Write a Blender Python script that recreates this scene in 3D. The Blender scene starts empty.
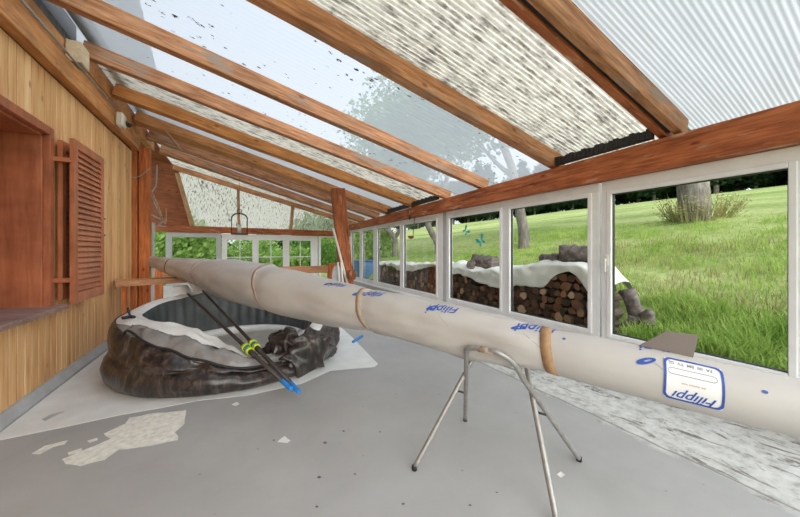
import bpy, bmesh, math, random
from mathutils import Vector, Matrix, noise
random.seed(7)
C = bpy.context.scene.collection
SC = bpy.context.scene
# ------------------------------------------------------------------ camera, world, sun, exposure
F = 300.0; H = 1.55; TH = math.atan(163 / 300); HY = 250.0
cs, sn = math.cos(TH), math.sin(TH)
cam_d = bpy.data.cameras.new('camera'); cam = bpy.data.objects.new('camera', cam_d); C.objects.link(cam)
cam.location = (0, 0, H); cam.rotation_euler = (math.pi / 2, 0, -TH)
cam_d.sensor_width = 36; cam_d.lens = F / 800 * 36; cam_d.shift_y = -(258.5 - HY) / 800
cam_d.clip_end = 500; cam_d.clip_start = 0.02
SC.camera = cam
SC.view_settings.view_transform = 'Standard'; SC.view_settings.look = 'None'
SC.view_settings.gamma = 1; SC.view_settings.use_curve_mapping = False
SC.view_settings.exposure = 0.17
W = bpy.data.worlds.new('world'); SC.world = W; W.use_nodes = True
wn, wl = W.node_tree.nodes, W.node_tree.links
wn.clear()
wo = wn.new('ShaderNodeOutputWorld'); wb = wn.new('ShaderNodeBackground')
tc = wn.new('ShaderNodeTexCoord'); sx = wn.new('ShaderNodeSeparateXYZ'); rp = wn.new('ShaderNodeValToRGB')
wl.new(tc.outputs['Generated'], sx.inputs[0]); wl.new(sx.outputs['Z'], rp.inputs[0])
rp.color_ramp.elements[0].position = 0.0; rp.color_ramp.elements[0].color = (0.96, 0.97, 0.98, 1)
rp.color_ramp.elements[1].position = 0.9; rp.color_ramp.elements[1].color = (0.68, 0.82, 1.03, 1)
e = rp.color_ramp.elements.new(0.45); e.color = (0.86, 0.93, 1.00, 1)
gm = wn.new('ShaderNodeMix'); gm.data_type = 'RGBA'; gm.blend_type = 'MULTIPLY'; gm.inputs[7].default_value = (1.0, .945, .85, 1)
g2 = wn.new('ShaderNodeMapRange'); g2.inputs[1].default_value = .1; g2.inputs[2].default_value = -.7
wl.new(g2.outputs[0], gm.inputs[0]); wl.new(rp.outputs[0], gm.inputs[6]); wl.new(gm.outputs[2], wb.inputs[0])
# added fill light: sky behind the camera (-Y) boosted several times to brighten the interior
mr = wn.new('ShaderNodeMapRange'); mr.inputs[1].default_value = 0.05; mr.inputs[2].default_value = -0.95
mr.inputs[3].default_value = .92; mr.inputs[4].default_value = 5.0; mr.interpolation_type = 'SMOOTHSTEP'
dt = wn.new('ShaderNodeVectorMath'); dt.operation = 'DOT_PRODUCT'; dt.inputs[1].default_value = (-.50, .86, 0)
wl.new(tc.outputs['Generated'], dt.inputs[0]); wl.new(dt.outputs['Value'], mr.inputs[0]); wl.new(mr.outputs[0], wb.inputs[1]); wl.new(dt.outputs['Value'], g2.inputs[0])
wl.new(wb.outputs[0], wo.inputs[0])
sun_d = bpy.data.lights.new('sun', 'SUN'); sun_d.energy = 1.2; sun_d.angle = math.radians(40); sun_d.color = (1, .96, .88)
sun = bpy.data.objects.new('sun', sun_d); C.objects.link(sun)
sun.rotation_euler = (math.radians(38), 0, math.radians(-35))

# ------------------------------------------------------------------ pixel -> place helpers
def ray(u, v):
    x = (u - 400) / F
    return Vector((sn + x * cs, cs - x * sn, -(v - HY) / F))
def onX(u, v, X):
    r = ray(u, v); return Vector((0, 0, H)) + r * (X / r.x)
def onY(u, v, Y):
    r = ray(u, v); return Vector((0, 0, H)) + r * (Y / r.y)
def onZ(u, v, Z):
    r = ray(u, v); return Vector((0, 0, H)) + r * ((Z - H) / r.z)
def atd(u, v, d): return Vector((0, 0, H)) + ray(u, v) * d
def proj(p):
    d = p[0] * sn + p[1] * cs
    return (400 + F * (p[0] * cs - p[1] * sn) / d, HY - F * (p[2] - H) / d, d)
def nz(p, s=1.0): return noise.noise(Vector(p) * s)
def lerp(a, b, t): return a + (b - a) * t
def tab(x, T):
    if x <= T[0][0]: return T[0][1]
    for (a, fa), (b, fb) in zip(T, T[1:]):
        if x <= b: return lerp(fa, fb, (x - a) / (b - a))
    return T[-1][1]
def smooth_tab(x, T):
    if x <= T[0][0]: return T[0][1]
    for (a, fa), (b, fb) in zip(T, T[1:]):
        if x <= b:
            t = (x - a) / (b - a); t = t * t * (3 - 2 * t); return lerp(fa, fb, t)
    return T[-1][1]

# ------------------------------------------------------------------ materials
def newmat(name):
    m = bpy.data.materials.new(name); m.use_nodes = True
    n = m.node_tree.nodes; n.clear()
    return m, n, m.node_tree.links
def ramp(n, stops):
    r = n.new('ShaderNodeValToRGB'); cr = r.color_ramp
    while len(cr.elements) < len(stops): cr.elements.new(0.5)
    for el, (p, c) in zip(cr.elements, stops):
        el.position = p; el.color = (c[0], c[1], c[2], 1) if isinstance(c, (tuple, list)) else (c, c, c, 1)
    return r
def noi(n, l, vec, scale, detail=4, rough=.55, dist=0):
    t = n.new('ShaderNodeTexNoise'); t.inputs['Scale'].default_value = scale; t.inputs['Detail'].default_value = detail
    t.inputs['Roughness'].default_value = rough; t.inputs['Distortion'].default_value = dist
    if vec: l.new(vec, t.inputs['Vector'])
    return t
def mapping(n, l, scale, rand=False, rot=(0, 0, 0)):
    t = n.new('ShaderNodeTexCoord'); m = n.new('ShaderNodeMapping'); m.inputs['Scale'].default_value = scale
    m.inputs['Rotation'].default_value = rot
    l.new(t.outputs['Object'], m.inputs['Vector'])
    if rand:
        oi = n.new('ShaderNodeObjectInfo'); mu = n.new('ShaderNodeMath'); mu.operation = 'MULTIPLY'; mu.inputs[1].default_value = 37.0
        l.new(oi.outputs['Random'], mu.inputs[0])
        cb = n.new('ShaderNodeCombineXYZ')
        for i in range(3): l.new(mu.outputs[0], cb.inputs[i])
        l.new(cb.outputs[0], m.inputs['Location'])
    return m.outputs[0]
def bump(n, l, h, s, d=.01):
    b = n.new('ShaderNodeBump'); b.inputs['Strength'].default_value = s; b.inputs['Distance'].default_value = d
    l.new(h, b.inputs['Height']); return b.outputs[0]
def mixc(n, l, fac, a, b, mode='MIX'):
    m = n.new('ShaderNodeMix'); m.data_type = 'RGBA'; m.blend_type = mode
    for s, v in ((m.inputs[0], fac), (m.inputs[6], a), (m.inputs[7], b)):
        if hasattr(v, 'links'): l.new(v, s)
        elif isinstance(v, (int, float)): s.default_value = v
        else: s.default_value = (v[0], v[1], v[2], 1)
    return m.outputs[2]
def mathn(n, l, op, a, b=0.0, clamp=False):
    m = n.new('ShaderNodeMath'); m.operation = op; m.use_clamp = clamp
    for s, v in ((m.inputs[0], a), (m.inputs[1], b)):
        if hasattr(v, 'links'): l.new(v, s)
        else: s.default_value = v
    return m.outputs[0]
def pbr(n, l, col, rough=.6, metal=0, nrm=None, spec=.5):
    p = n.new('ShaderNodeBsdfPrincipled'); o = n.new('ShaderNodeOutputMaterial')
    if hasattr(col, 'links'): l.new(col, p.inputs['Base Color'])
    else: p.inputs['Base Color'].default_value = (*col, 1)
    if hasattr(rough, 'links'): l.new(rough, p.inputs['Roughness'])
    else: p.inputs['Roughness'].default_value = rough
    p.inputs['Metallic'].default_value = metal; p.inputs['Specular IOR Level'].default_value = spec
    if nrm: l.new(nrm, p.inputs['Normal'])
    l.new(p.outputs[0], o.inputs[0]); return p
def plain(name, col, rough=.6, metal=0, var=.12, scale=6, bs=0.0, spec=.5):
    m, n, l = newmat(name)
    v = mapping(n, l, (1, 1, 1)); t = noi(n, l, v, scale)
    lo = tuple(c * (1 - var) for c in col); hi = tuple(min(1, c * (1 + var)) for c in col)
    r = ramp(n, [(.3, lo), (.7, hi)]); l.new(t.outputs[0], r.inputs[0])
    pbr(n, l, r.outputs[0], rough, metal, bump(n, l, t.outputs[0], bs) if bs else None, spec)
    return m
def wood(name, cols, rough=.65, grain=(1.2, 14, 14), knots=True, wear=None, scale=2.2):
    m, n, l = newmat(name)
    v = mapping(n, l, grain, True); t = noi(n, l, v, scale, 5, .6, .6)
    r = ramp(n, [(.28, cols[0]), (.5, cols[1]), (.72, cols[2])]); l.new(t.outputs[0], r.inputs[0])
    col = r.outputs[0]
    v2 = mapping(n, l, (1.1, 2.2, 2.2), True)
    t2 = noi(n, l, v2, 1.6, 3); r2 = ramp(n, [(.35, .78), (.65, 1.12)]); l.new(t2.outputs[0], r2.inputs[0])
    col = mixc(n, l, 1.0, col, r2.outputs[0], 'MULTIPLY')
    if knots:
        vo = n.new('ShaderNodeTexVoronoi'); vo.inputs['Scale'].default_value = 1.5
        l.new(mapping(n, l, (1.6, 3.5, 3.5), True), vo.inputs['Vector'])
        r3 = ramp(n, [(.05, (.35, .22, .14)), (.13, (1, 1, 1))]); l.new(vo.outputs['Distance'], r3.inputs[0])
        col = mixc(n, l, .8, col, r3.outputs[0], 'MULTIPLY')
    if wear:
        t4 = noi(n, l, mapping(n, l, (1.0, 5, 5), True), 1.7, 6, .65)
        r4 = ramp(n, [(wear[1], 0.0), (wear[1] + .12, 1.0)]); l.new(t4.outputs[0], r4.inputs[0])
        col = mixc(n, l, r4.outputs[0], col, wear[0])
    pbr(n, l, col, rough, 0, bump(n, l, t.outputs[0], .25), .35)
    return m
M = {}
M['rafter'] = wood('rafter_wood', [(.23, .085, .04), (.50, .225, .105), (.66, .37, .215)], wear=((.34, .265, .215), .55))
M['rafter_new'] = wood('rafter_orange', [(.40, .15, .05), (.60, .26, .09), (.70, .36, .15)], wear=((.30, .14, .07), .62))
M['beam'] = wood('beam_red', [(.17, .045, .018), (.42, .12, .042), (.56, .20, .08)], wear=((.60, .40, .29), .58))
M['post'] = wood('post_red', [(.34, .08, .022), (.60, .175, .052), (.72, .26, .085)])
M['redbrown'] = wood('red_brown_stain', [(.36, .105, .048), (.46, .145, .068), (.52, .185, .092)], rough=.42, knots=False, grain=(9, 9, .8))
M['shutter'] = wood('shutter_stain', [(.40, .125, .056), (.48, .155, .07), (.54, .19, .092)], rough=.38, knots=False, grain=(9, 9, .8))
M['pale_block'] = wood('pale_wood', [(.55, .42, .27), (.68, .54, .37), (.75, .62, .45)])
M['plank'] = wood('plank_orange', [(.40, .17, .07), (.55, .26, .12), (.66, .36, .19)], rough=.5)
M['dark_panel'] = wood('dark_panel', [(.17, .05, .022), (.29, .09, .038), (.38, .13, .058)])
M['sill'] = wood('sill_weathered', [(.22, .13, .11), (.30, .19, .16), (.40, .28, .24)])
M['stud'] = wood('stud_wood', [(.33, .19, .10), (.45, .27, .15), (.58, .38, .22)])
M['grey_board'] = wood('weathered_grey_board', [(.13, .125, .14), (.20, .195, .21), (.27, .265, .28)], grain=(9, 9, .6), knots=False)
M['white_pvc'] = plain('white_plastic_frame', (.84, .84, .85), .35, var=.04)
M['grey_pvc'] = plain('grey_plastic_frame', (.50, .51, .52), .4, var=.05)
M['white_wall'] = plain('white_render', (.62, .62, .61), .8, var=.08)
M['black'] = plain('black_rubber', (.018, .018, .02), .6)
M['steel'] = plain('galvanised_tube', (.33, .32, .31), .42, .45, var=.15, scale=20)
M['dark_metal'] = plain('dark_metal', (.05, .05, .05), .45, .6)
M['cable_grey'] = plain('cable_grey', (.40, .40, .40), .5)
M['white_plastic'] = plain('white_plastic', (.78, .76, .72), .4, var=.05)
M['copper'] = plain('copper', (.42, .16, .08), .4, .7, var=.3, scale=12)
M['blue'] = plain('blue_grip', (.03, .22, .62), .55, var=.1)
M['carbon'] = plain('carbon_shaft', (.045, .035, .032), .3, var=.3)
M['yellow'] = plain('yellow_collar', (.62, .72, .06), .4)
M['teal'] = plain('teal_collar', (.02, .24, .28), .4)
M['ink'] = plain('blue_ink', (.03, .09, .42), .5, var=.2, scale=30)
M['ink_grey'] = plain('grey_ink', (.22, .22, .25), .5)
M['ink_red'] = plain('red_ink', (.55, .10, .07), .5)
M['strap'] = plain('beige_strap', (.42, .32, .24), .7, var=.15, scale=25)
M['strap_brown'] = plain('brown_strap', (.38, .23, .12), .7, var=.2, scale=25)
M['fin'] = plain('grey_fin', (.235, .20, .185), .5, var=.06)
M['tarp'] = plain('white_tarp', (.74, .73, .68), .5, var=.10, scale=3, bs=.1)
M['floor_sheet'] = plain('white_ground_sheet', (.74, .75, .75), .6, var=.07, scale=4, bs=.15)
M['pool_white'] = plain('pool_white_vinyl', (.74, .73, .71), .4, var=.08, scale=5, bs=.2)
M['pool_liner'] = plain('pool_grey_liner', (.075, .085, .088), .45, var=.25, scale=5, bs=.2)
M['pool_floor'] = plain('pool_floor_mat', (.40, .37, .34), .6, var=.15, scale=7, bs=.5)
M['pool_fold'] = plain('pool_silver_fold', (.25, .235, .23), .24, var=.2, scale=6, bs=.6)
M['blue_tank'] = plain('blue_tank', (.05, .14, .32), .5)
M['turq'] = plain('turquoise_sticker', (.02, .42, .45), .5)
M['frame_grey'] = plain('light_grey', (.45, .45, .46), .5)
M['paint_patch'] = plain('bare_screed', (.76, .75, .70), .85, var=.16, scale=22, bs=.3)
M['flake'] = plain('white_flake', (.80, .80, .78), .8)
M['skin_log'] = wood('log_bark', [(.05, .035, .025), (.13, .09, .065), (.24, .18, .14)], grain=(1, 8, 8), knots=False, scale=3)
def log_end():
    m, n, l = newmat('log_cut_end')
    v = mapping(n, l, (1, 1, 1), True); t = noi(n, l, v, 5, 4)
    oi = n.new('ShaderNodeObjectInfo')
    a = ramp(n, [(0, (.04, .022, .014)), (.5, (.13, .06, .03)), (.82, (.27, .12, .06)), (1, (.55, .36, .23))]); l.new(oi.outputs['Random'], a.inputs[0])
    r = ramp(n, [(.3, .7), (.7, 1.15)]); l.new(t.outputs[0], r.inputs[0])
    pbr(n, l, mixc(n, l, 1, a.outputs[0], r.outputs[0], 'MULTIPLY'), .8); return m
M['log_end'] = log_end()
M['old_log'] = wood('old_grey_log', [(.05, .037, .032), (.14, .11, .10), (.26, .22, .20)], grain=(1, 6, 6), knots=False)
M['bark'] = wood('tree_bark', [(.10, .085, .075), (.20, .175, .155), (.33, .30, .27)], grain=(7, 7, 1.2), knots=False)
def pine_boards():
    m, n, l = newmat('pine_cladding')
    v = mapping(n, l, (8, 8, .7), True); t = noi(n, l, v, 2.2, 4, .6, .4)
    tcn = n.new('ShaderNodeTexCoord'); sp = n.new('ShaderNodeSeparateXYZ'); l.new(tcn.outputs['Object'], sp.inputs[0])
    bi = mathn(n, l, 'FLOOR', mathn(n, l, 'MULTIPLY', sp.outputs['Y'], 1 / .118))
    wnn = n.new('ShaderNodeTexWhiteNoise'); wnn.noise_dimensions = '1D'; l.new(bi, wnn.inputs['W'])
    r = ramp(n, [(.25, (.62, .31, .13)), (.5, (.84, .51, .25)), (.75, (.92, .66, .37))]); l.new(t.outputs[0], r.inputs[0])
    rb = ramp(n, [(0, (.84, .74, .64)), (1, (1.1, 1.08, 1.05))]); l.new(wnn.outputs[0], rb.inputs[0])
    col = mixc(n, l, 1, r.outputs[0], rb.outputs[0], 'MULTIPLY')
    vo = n.new('ShaderNodeTexVoronoi'); vo.inputs['Scale'].default_value = 1.0
    l.new(mapping(n, l, (6, 6, 2.6)), vo.inputs['Vector'])
    r3 = ramp(n, [(.06, (.30, .18, .10)), (.14, (1, 1, 1))]); l.new(vo.outputs['Distance'], r3.inputs[0])
    col = mixc(n, l, .8, col, r3.outputs[0], 'MULTIPLY')
    # weathering: the lower boards are redder and browner, with a shape of its own
    pbr(n, l, col, .55, 0, bump(n, l, t.outputs[0], .15), .35); return m
M['pine'] = pine_boards(); M['groove'] = plain('board_groove_shade', (.10, .045, .02), .8)
def floor_mat():
    m, n, l = newmat('grey_painted_screed')
    v = mapping(n, l, (1, 1, 1)); t = noi(n, l, v, 1.3, 5, .6)
    r = ramp(n, [(.3, (.355, .352, .355)), (.7, (.43, .427, .43))]); l.new(t.outputs[0], r.inputs[0])
    col = r.outputs[0]
    # worn specks
    vo = n.new('ShaderNodeTexVoronoi'); vo.inputs['Scale'].default_value = 6; l.new(v, vo.inputs['Vector'])
    rs = ramp(n, [(.035, 1.0), (.06, 0.0)]); l.new(vo.outputs['Distance'], rs.inputs[0])
    col = mixc(n, l, mathn(n, l, 'MULTIPLY', rs.outputs[0], .55), col, (.16, .14, .12))
    # flaky strip along the window wall
    tcn = n.new('ShaderNodeTexCoord'); sp = n.new('ShaderNodeSeparateXYZ'); l.new(tcn.outputs['Object'], sp.inputs[0])
    tw = noi(n, l, v, 2.2, 6, .65)
    xx = mathn(n, l, 'ADD', sp.outputs['X'], mathn(n, l, 'MULTIPLY', mathn(n, l, 'SUBTRACT', tw.outputs[0], .5), .75))
    rx = n.new('ShaderNodeMapRange'); rx.inputs[1].default_value = 2.86; rx.inputs[2].default_value = 2.98; l.new(xx, rx.inputs[0])
    ty = n.new('ShaderNodeMapRange'); ty.inputs[1].default_value = 5.2; ty.inputs[2].default_value = 3.2; l.new(sp.outputs['Y'], ty.inputs[0])
    msk = mathn(n, l, 'MULTIPLY', rx.outputs[0], ty.outputs[0])
    tb = noi(n, l, v, 9, 6, .7); rb = ramp(n, [(.34, (.36, .35, .335)), (.48, (.55, .545, .53)), (.66, (.66, .655, .64))]); l.new(tb.outputs[0], rb.inputs[0])
    col = mixc(n, l, msk, col, rb.outputs[0])
    tcr = noi(n, l, mapping(n, l, (1.7, .55, 1), rot=(0, 0, .08)), 4.5, 8, .75, .8); rc = ramp(n, [(.545, 0.0), (.59, 1.0)]); l.new(tcr.outputs[0], rc.inputs[0])
    col = mixc(n, l, mathn(n, l, 'MULTIPLY', mathn(n, l, 'MULTIPLY', rc.outputs[0], msk), .92), col, (.16, .135, .11))
    ln = mathn(n, l, 'ADD', sp.outputs['X'], mathn(n, l, 'MULTIPLY', tw.outputs[0], .10)); ab = mathn(n, l, 'ABSOLUTE', mathn(n, l, 'SUBTRACT', ln, 2.99))
    rl = ramp(n, [(.006, 1.0), (.016, 0.0)]); l.new(ab, rl.inputs[0]); col = mixc(n, l, mathn(n, l, 'MULTIPLY', mathn(n, l, 'MULTIPLY', rl.outputs[0], ty.outputs[0]), .7), col, (.17, .16, .145))
    pbr(n, l, col, .62, 0, bump(n, l, mathn(n, l, 'ADD', tw.outputs[0], mathn(n, l, 'MULTIPLY', msk, tb.outputs[0])), .18, .02), .4); return m
M['floor'] = floor_mat()
def sheet_mat(name, kind):
    m, n, l = newmat(name); o = n.new('ShaderNodeOutputMaterial')
    v = mapping(n, l, (1, 1, 1))
    tr = n.new('ShaderNodeBsdfTranslucent'); df = n.new('ShaderNodeBsdfDiffuse'); tp = n.new('ShaderNodeBsdfTransparent')
    mx = n.new('ShaderNodeMixShader')
    if kind == 'white':
        t = noi(n, l, mapping(n, l, (.5, 6, 1)), 2, 4); r = ramp(n, [(.3, (.56, .57, .58)), (.7, (.64, .65, .66))]); l.new(t.outputs[0], r.inputs[0])
        l.new(r.outputs[0], tr.inputs[0]); l.new(r.outputs[0], df.inputs[0]); mx.inputs[0].default_value = .4
        l.new(tr.outputs[0], mx.inputs[1]); l.new(df.outputs[0], mx.inputs[2]); l.new(mx.outputs[0], o.inputs[0])
    elif kind in ('dirty', 'gable'):
        sc = (5, 20, 1) if kind == 'dirty' else (26, 1, 8)
        t = noi(n, l, mapping(n, l, sc), 1.1, 5, .65); big = noi(n, l, v, .9, 3)
        sm = mathn(n, l, 'ADD', t.outputs[0], mathn(n, l, 'MULTIPLY', mathn(n, l, 'SUBTRACT', big.outputs[0], .5), .22))
        if kind == 'dirty': r = ramp(n, [(.40, (.84, .78, .66)), (.52, (.66, .60, .50)), (.61, (.34, .30, .25)), (.76, (.10, .085, .07))])
        else: r = ramp(n, [(.47, (.92, .90, .83)), (.55, (.80, .77, .69)), (.64, (.20, .17, .14)), (.74, (.10, .085, .07))])
        l.new(sm, r.inputs[0])
        l.new(r.outputs[0], tr.inputs[0]); l.new(r.outputs[0], df.inputs[0]); mx.inputs[0].default_value = .3
        l.new(tr.outputs[0], mx.inputs[1]); l.new(df.outputs[0], mx.inputs[2]); l.new(mx.outputs[0], o.inputs[0])
        if kind == 'gable':
            mx.inputs[0].default_value = .15; m3 = n.new('ShaderNodeMixShader'); m3.inputs[0].default_value = .45; l.new(r.outputs[0], tp.inputs[0])
            l.new(mx.outputs[0], m3.inputs[1]); l.new(tp.outputs[0], m3.inputs[2]); l.new(m3.outputs[0], o.inputs[0])
    else:
        tp.inputs[0].default_value = (.80, .82, .84, 1)
        tr.inputs[0].default_value = (.62, .64, .67, 1); mx.inputs[0].default_value = .42
        l.new(tp.outputs[0], mx.inputs[1]); l.new(tr.outputs[0], mx.inputs[2])
        # leaf litter specks lying on the sheet
        vo = n.new('ShaderNodeTexVoronoi'); vo.inputs['Scale'].default_value = 7; l.new(mapping(n, l, (1, 1.6, 0)), vo.inputs['Vector'])
        big = noi(n, l, v, .8, 3); th = mathn(n, l, 'MULTIPLY', mathn(n, l, 'SUBTRACT', big.outputs[0], .33, True), .85)
        sp = mathn(n, l, 'LESS_THAN', vo.outputs['Distance'], th)
        t2 = noi(n, l, v, 30, 2); sp = mathn(n, l, 'MULTIPLY', sp, mathn(n, l, 'GREATER_THAN', t2.outputs[0], .5))
        dk = n.new('ShaderNodeBsdfDiffuse'); dk.inputs[0].default_value = (.07, .06, .05, 1)
        m2 = n.new('ShaderNodeMixShader'); l.new(sp, m2.inputs[0]); l.new(mx.outputs[0], m2.inputs[1]); l.new(dk.outputs[0], m2.inputs[2])
        l.new(m2.outputs[0], o.inputs[0])
    return m
M['sheet_white'] = sheet_mat('white_corrugated_plastic', 'white'); M['sheet_dirty'] = sheet_mat('grimy_corrugated_plastic', 'dirty')
M['sheet_gable'] = sheet_mat('speckled_gable_plastic', 'gable'); M['sheet_clear'] = sheet_mat('clear_hazy_plastic', 'clear')
def glass_mat():
    m, n, l = newmat('window_glass'); o = n.new('ShaderNodeOutputMaterial')
    tp = n.new('ShaderNodeBsdfTransparent'); tp.inputs[0].default_value = (.93, .95, .94, 1)
    g = n.new('ShaderNodeBsdfGlossy'); g.inputs['Roughness'].default_value = .02
    lw = n.new('ShaderNodeFresnel'); lw.inputs[0].default_value = 1.25
    mx = n.new('ShaderNodeMixShader'); l.new(mathn(n, l, 'MULTIPLY', lw.outputs[0], .10), mx.inputs[0]); l.new(tp.outputs[0], mx.inputs[1]); l.new(g.outputs[0], mx.inputs[2])
    l.new(mx.outputs[0], o.inputs[0]); return m
M['glass'] = glass_mat()
def meadow_mat():
    m, n, l = newmat('meadow_grass')
    v = mapping(n, l, (1, 1, 1)); t = noi(n, l, mapping(n, l, (.25, .10, .3)), 1.5, 6, .6); t2 = noi(n, l, v, 5, 6, .75)
    r = ramp(n, [(.35, (.24, .34, .09)), (.5, (.37, .44, .15)), (.66, (.50, .53, .23))]); l.new(t.outputs[0], r.inputs[0])
    r2 = ramp(n, [(.3, .62), (.7, 1.2)]); l.new(t2.outputs[0], r2.inputs[0])
    pbr(n, l, mixc(n, l, 1, r.outputs[0], r2.outputs[0], 'MULTIPLY'), .9, 0, bump(n, l, t2.outputs[0], .8, .08), .1); return m
M['meadow'] = meadow_mat()
def leaf_mat(name, a, b):
    m, n, l = newmat(name); o = n.new('ShaderNodeOutputMaterial')
    t = noi(n, l, mapping(n, l, (1, 1, 1), True), 2.5, 3); r = ramp(n, [(.3, a), (.7, b)]); l.new(t.outputs[0], r.inputs[0])
    d = n.new('ShaderNodeBsdfDiffuse'); tr = n.new('ShaderNodeBsdfTranslucent'); mx = n.new('ShaderNodeMixShader'); mx.inputs[0].default_value = .35
    l.new(r.outputs[0], d.inputs[0]); l.new(r.outputs[0], tr.inputs[0]); l.new(d.outputs[0], mx.inputs[1]); l.new(tr.outputs[0], mx.inputs[2]); l.new(mx.outputs[0], o.inputs[0])
    return m
M['leaf'] = leaf_mat('tree_leaf', (.07, .17, .035), (.20, .35, .08)); M['leaf_dark'] = leaf_mat('forest_leaf', (.025, .06, .03), (.06, .12, .05))
M['leaf_bush'] = leaf_mat('bush_leaf', (.20, .36, .09), (.42, .56, .18)); M['blade'] = leaf_mat('grass_blade', (.26, .42, .08), (.52, .64, .20))
M['blade_dry'] = leaf_mat('dry_blade', (.30, .29, .12), (.45, .42, .20))
def pool_skin():
    m, n, l = newmat('pool_wood_print')
    t = noi(n, l, mapping(n, l, (9, 9, 1.2), rot=(0.2, .15, 0)), 2.0, 5, .65, .4)
    r = ramp(n, [(.32, (.010, .009, .009)), (.5, (.032, .025, .023)), (.62, (.085, .062, .053)), (.78, (.20, .165, .145))]); l.new(t.outputs[0], r.inputs[0])
    pbr(n, l, r.outputs[0], .28, 0, bump(n, l, t.outputs[0], .2), .6); return m
M['pool_skin'] = pool_skin()
def cover_mat():
    m, n, l = newmat('white_cover_fabric')
    v = mapping(n, l, (1, 1, 1)); t = noi(n, l, v, 1.2, 4); t2 = noi(n, l, v, 14, 4)
    r = ramp(n, [(.3, (.47, .45, .435)), (.7, (.58, .56, .545))]); l.new(t.outputs[0], r.inputs[0])
    pbr(n, l, r.outputs[0], .5, 0, bump(n, l, t2.outputs[0], .10, .01), .4); return m
M['cover'] = cover_mat()

# ------------------------------------------------------------------ mesh helpers
def link(name, bm, mat, parent=None, smooth=False):
    me = bpy.data.meshes.new(name)
    bmesh.ops.recalc_face_normals(bm, faces=bm.faces[:])
    bm.to_mesh(me); bm.free()
    mats = mat if isinstance(mat, (list, tuple)) else [mat]
    for k in mats: me.materials.append(k)
    if smooth:
        for p in me.polygons: p.use_smooth = True
    o = bpy.data.objects.new(name, me); C.objects.link(o)
    if parent is not None:
        o.parent = parent; o.matrix_parent_inverse = Matrix.Identity(4)
    return o
def tag(o, label=None, cat=None, group=None, kind=None):
    if label: o['label'] = label
    if cat: o['category'] = cat
    if group: o['group'] = group
    if kind: o['kind'] = kind
    return o
def empty(name, loc=(0, 0, 0), rz=0):
    o = bpy.data.objects.new(name, None); C.objects.link(o); o.location = loc; o.rotation_euler = (0, 0, rz)
    o.empty_display_size = .1
    return o
def local(o, root):          # o was built in world coordinates: keep it there under a moved root
    o.parent = root
    o.matrix_parent_inverse = Matrix.Identity(4)
    inv = (Matrix.Translation(root.location) @ root.rotation_euler.to_matrix().to_4x4()).inverted()
    o.matrix_basis = inv @ o.matrix_basis
    return o
def copy_tree(o, parent=None):
    c = o.copy(); C.objects.link(c)
    if parent is not None: c.parent = parent
    for ch in list(o.children): copy_tree(ch, c)
    return c
def box(bm, x0, x1, y0, y1, z0, z1, mi=0, bev=0):
    vs = [bm.verts.new(p) for p in ((x0, y0, z0), (x1, y0, z0), (x1, y1, z0), (x0, y1, z0), (x0, y0, z1), (x1, y0, z1), (x1, y1, z1), (x0, y1, z1))]
    fs = [bm.faces.new([vs[i] for i in q]) for q in ((0, 3, 2, 1), (4, 5, 6, 7), (0, 1, 5, 4), (1, 2, 6, 5), (2, 3, 7, 6), (3, 0, 4, 7))]
    for f_ in fs: f_.material_index = mi
    if bev:
        es = list({e_ for f_ in fs for e_ in f_.edges})
        bmesh.ops.bevel(bm, geom=es, offset=bev, segments=1, affect='EDGES')
    return fs
def bx(name, b, mat, parent=None, bev=0.004):
    bm = bmesh.new(); box(bm, *b, bev=bev); return link(name, bm, mat, parent)
def beam(name, p0, p1, w, h, mat, parent=None, up=(0, 0, 1), bev=.006, wob=.004, anchor='bottom'):
    """timber with its own local X along p0->p1; p0,p1 are bottom-centre (or centre) points"""
    p0, p1 = Vector(p0), Vector(p1); L = (p1 - p0).length; a = (p1 - p0).normalized()
    side = Vector(up).cross(a).normalized(); u2 = a.cross(side)
    bm = bmesh.new(); z0 = 0 if anchor == 'bottom' else -h / 2
    n_ = max(2, int(L / .35)); rings = []
    sd = random.random() * 50
    for i in range(n_ + 1):
        x = L * i / n_
        dy = nz((x * .6, sd, 0)) * wob * 2; dz = nz((x * .6, sd, 9)) * wob * 2
        b = bev
        pts = [(-w / 2 + b, z0), (w / 2 - b, z0), (w / 2, z0 + b), (w / 2, z0 + h - b), (w / 2 - b, z0 + h), (-w / 2 + b, z0 + h), (-w / 2, z0 + h - b), (-w / 2, z0 + b)]
        rings.append([bm.verts.new((x, y + dy, z + dz)) for y, z in pts])
    for r0, r1 in zip(rings, rings[1:]):
        for k in range(8): bm.faces.new((r0[k], r0[(k + 1) % 8], r1[(k + 1) % 8], r1[k]))
    bm.faces.new(rings[0][::-1]); bm.faces.new(rings[-1])
    o = link(name, bm, mat)
    Mw = Matrix((( a.x, side.x, u2.x, p0.x), (a.y, side.y, u2.y, p0.y), (a.z, side.z, u2.z, p0.z), (0, 0, 0, 1)))
    o.matrix_world = Mw
    if parent is not None:
        mb = Mw.copy(); o.matrix_basis = mb; local(o, parent)
    return o
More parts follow.
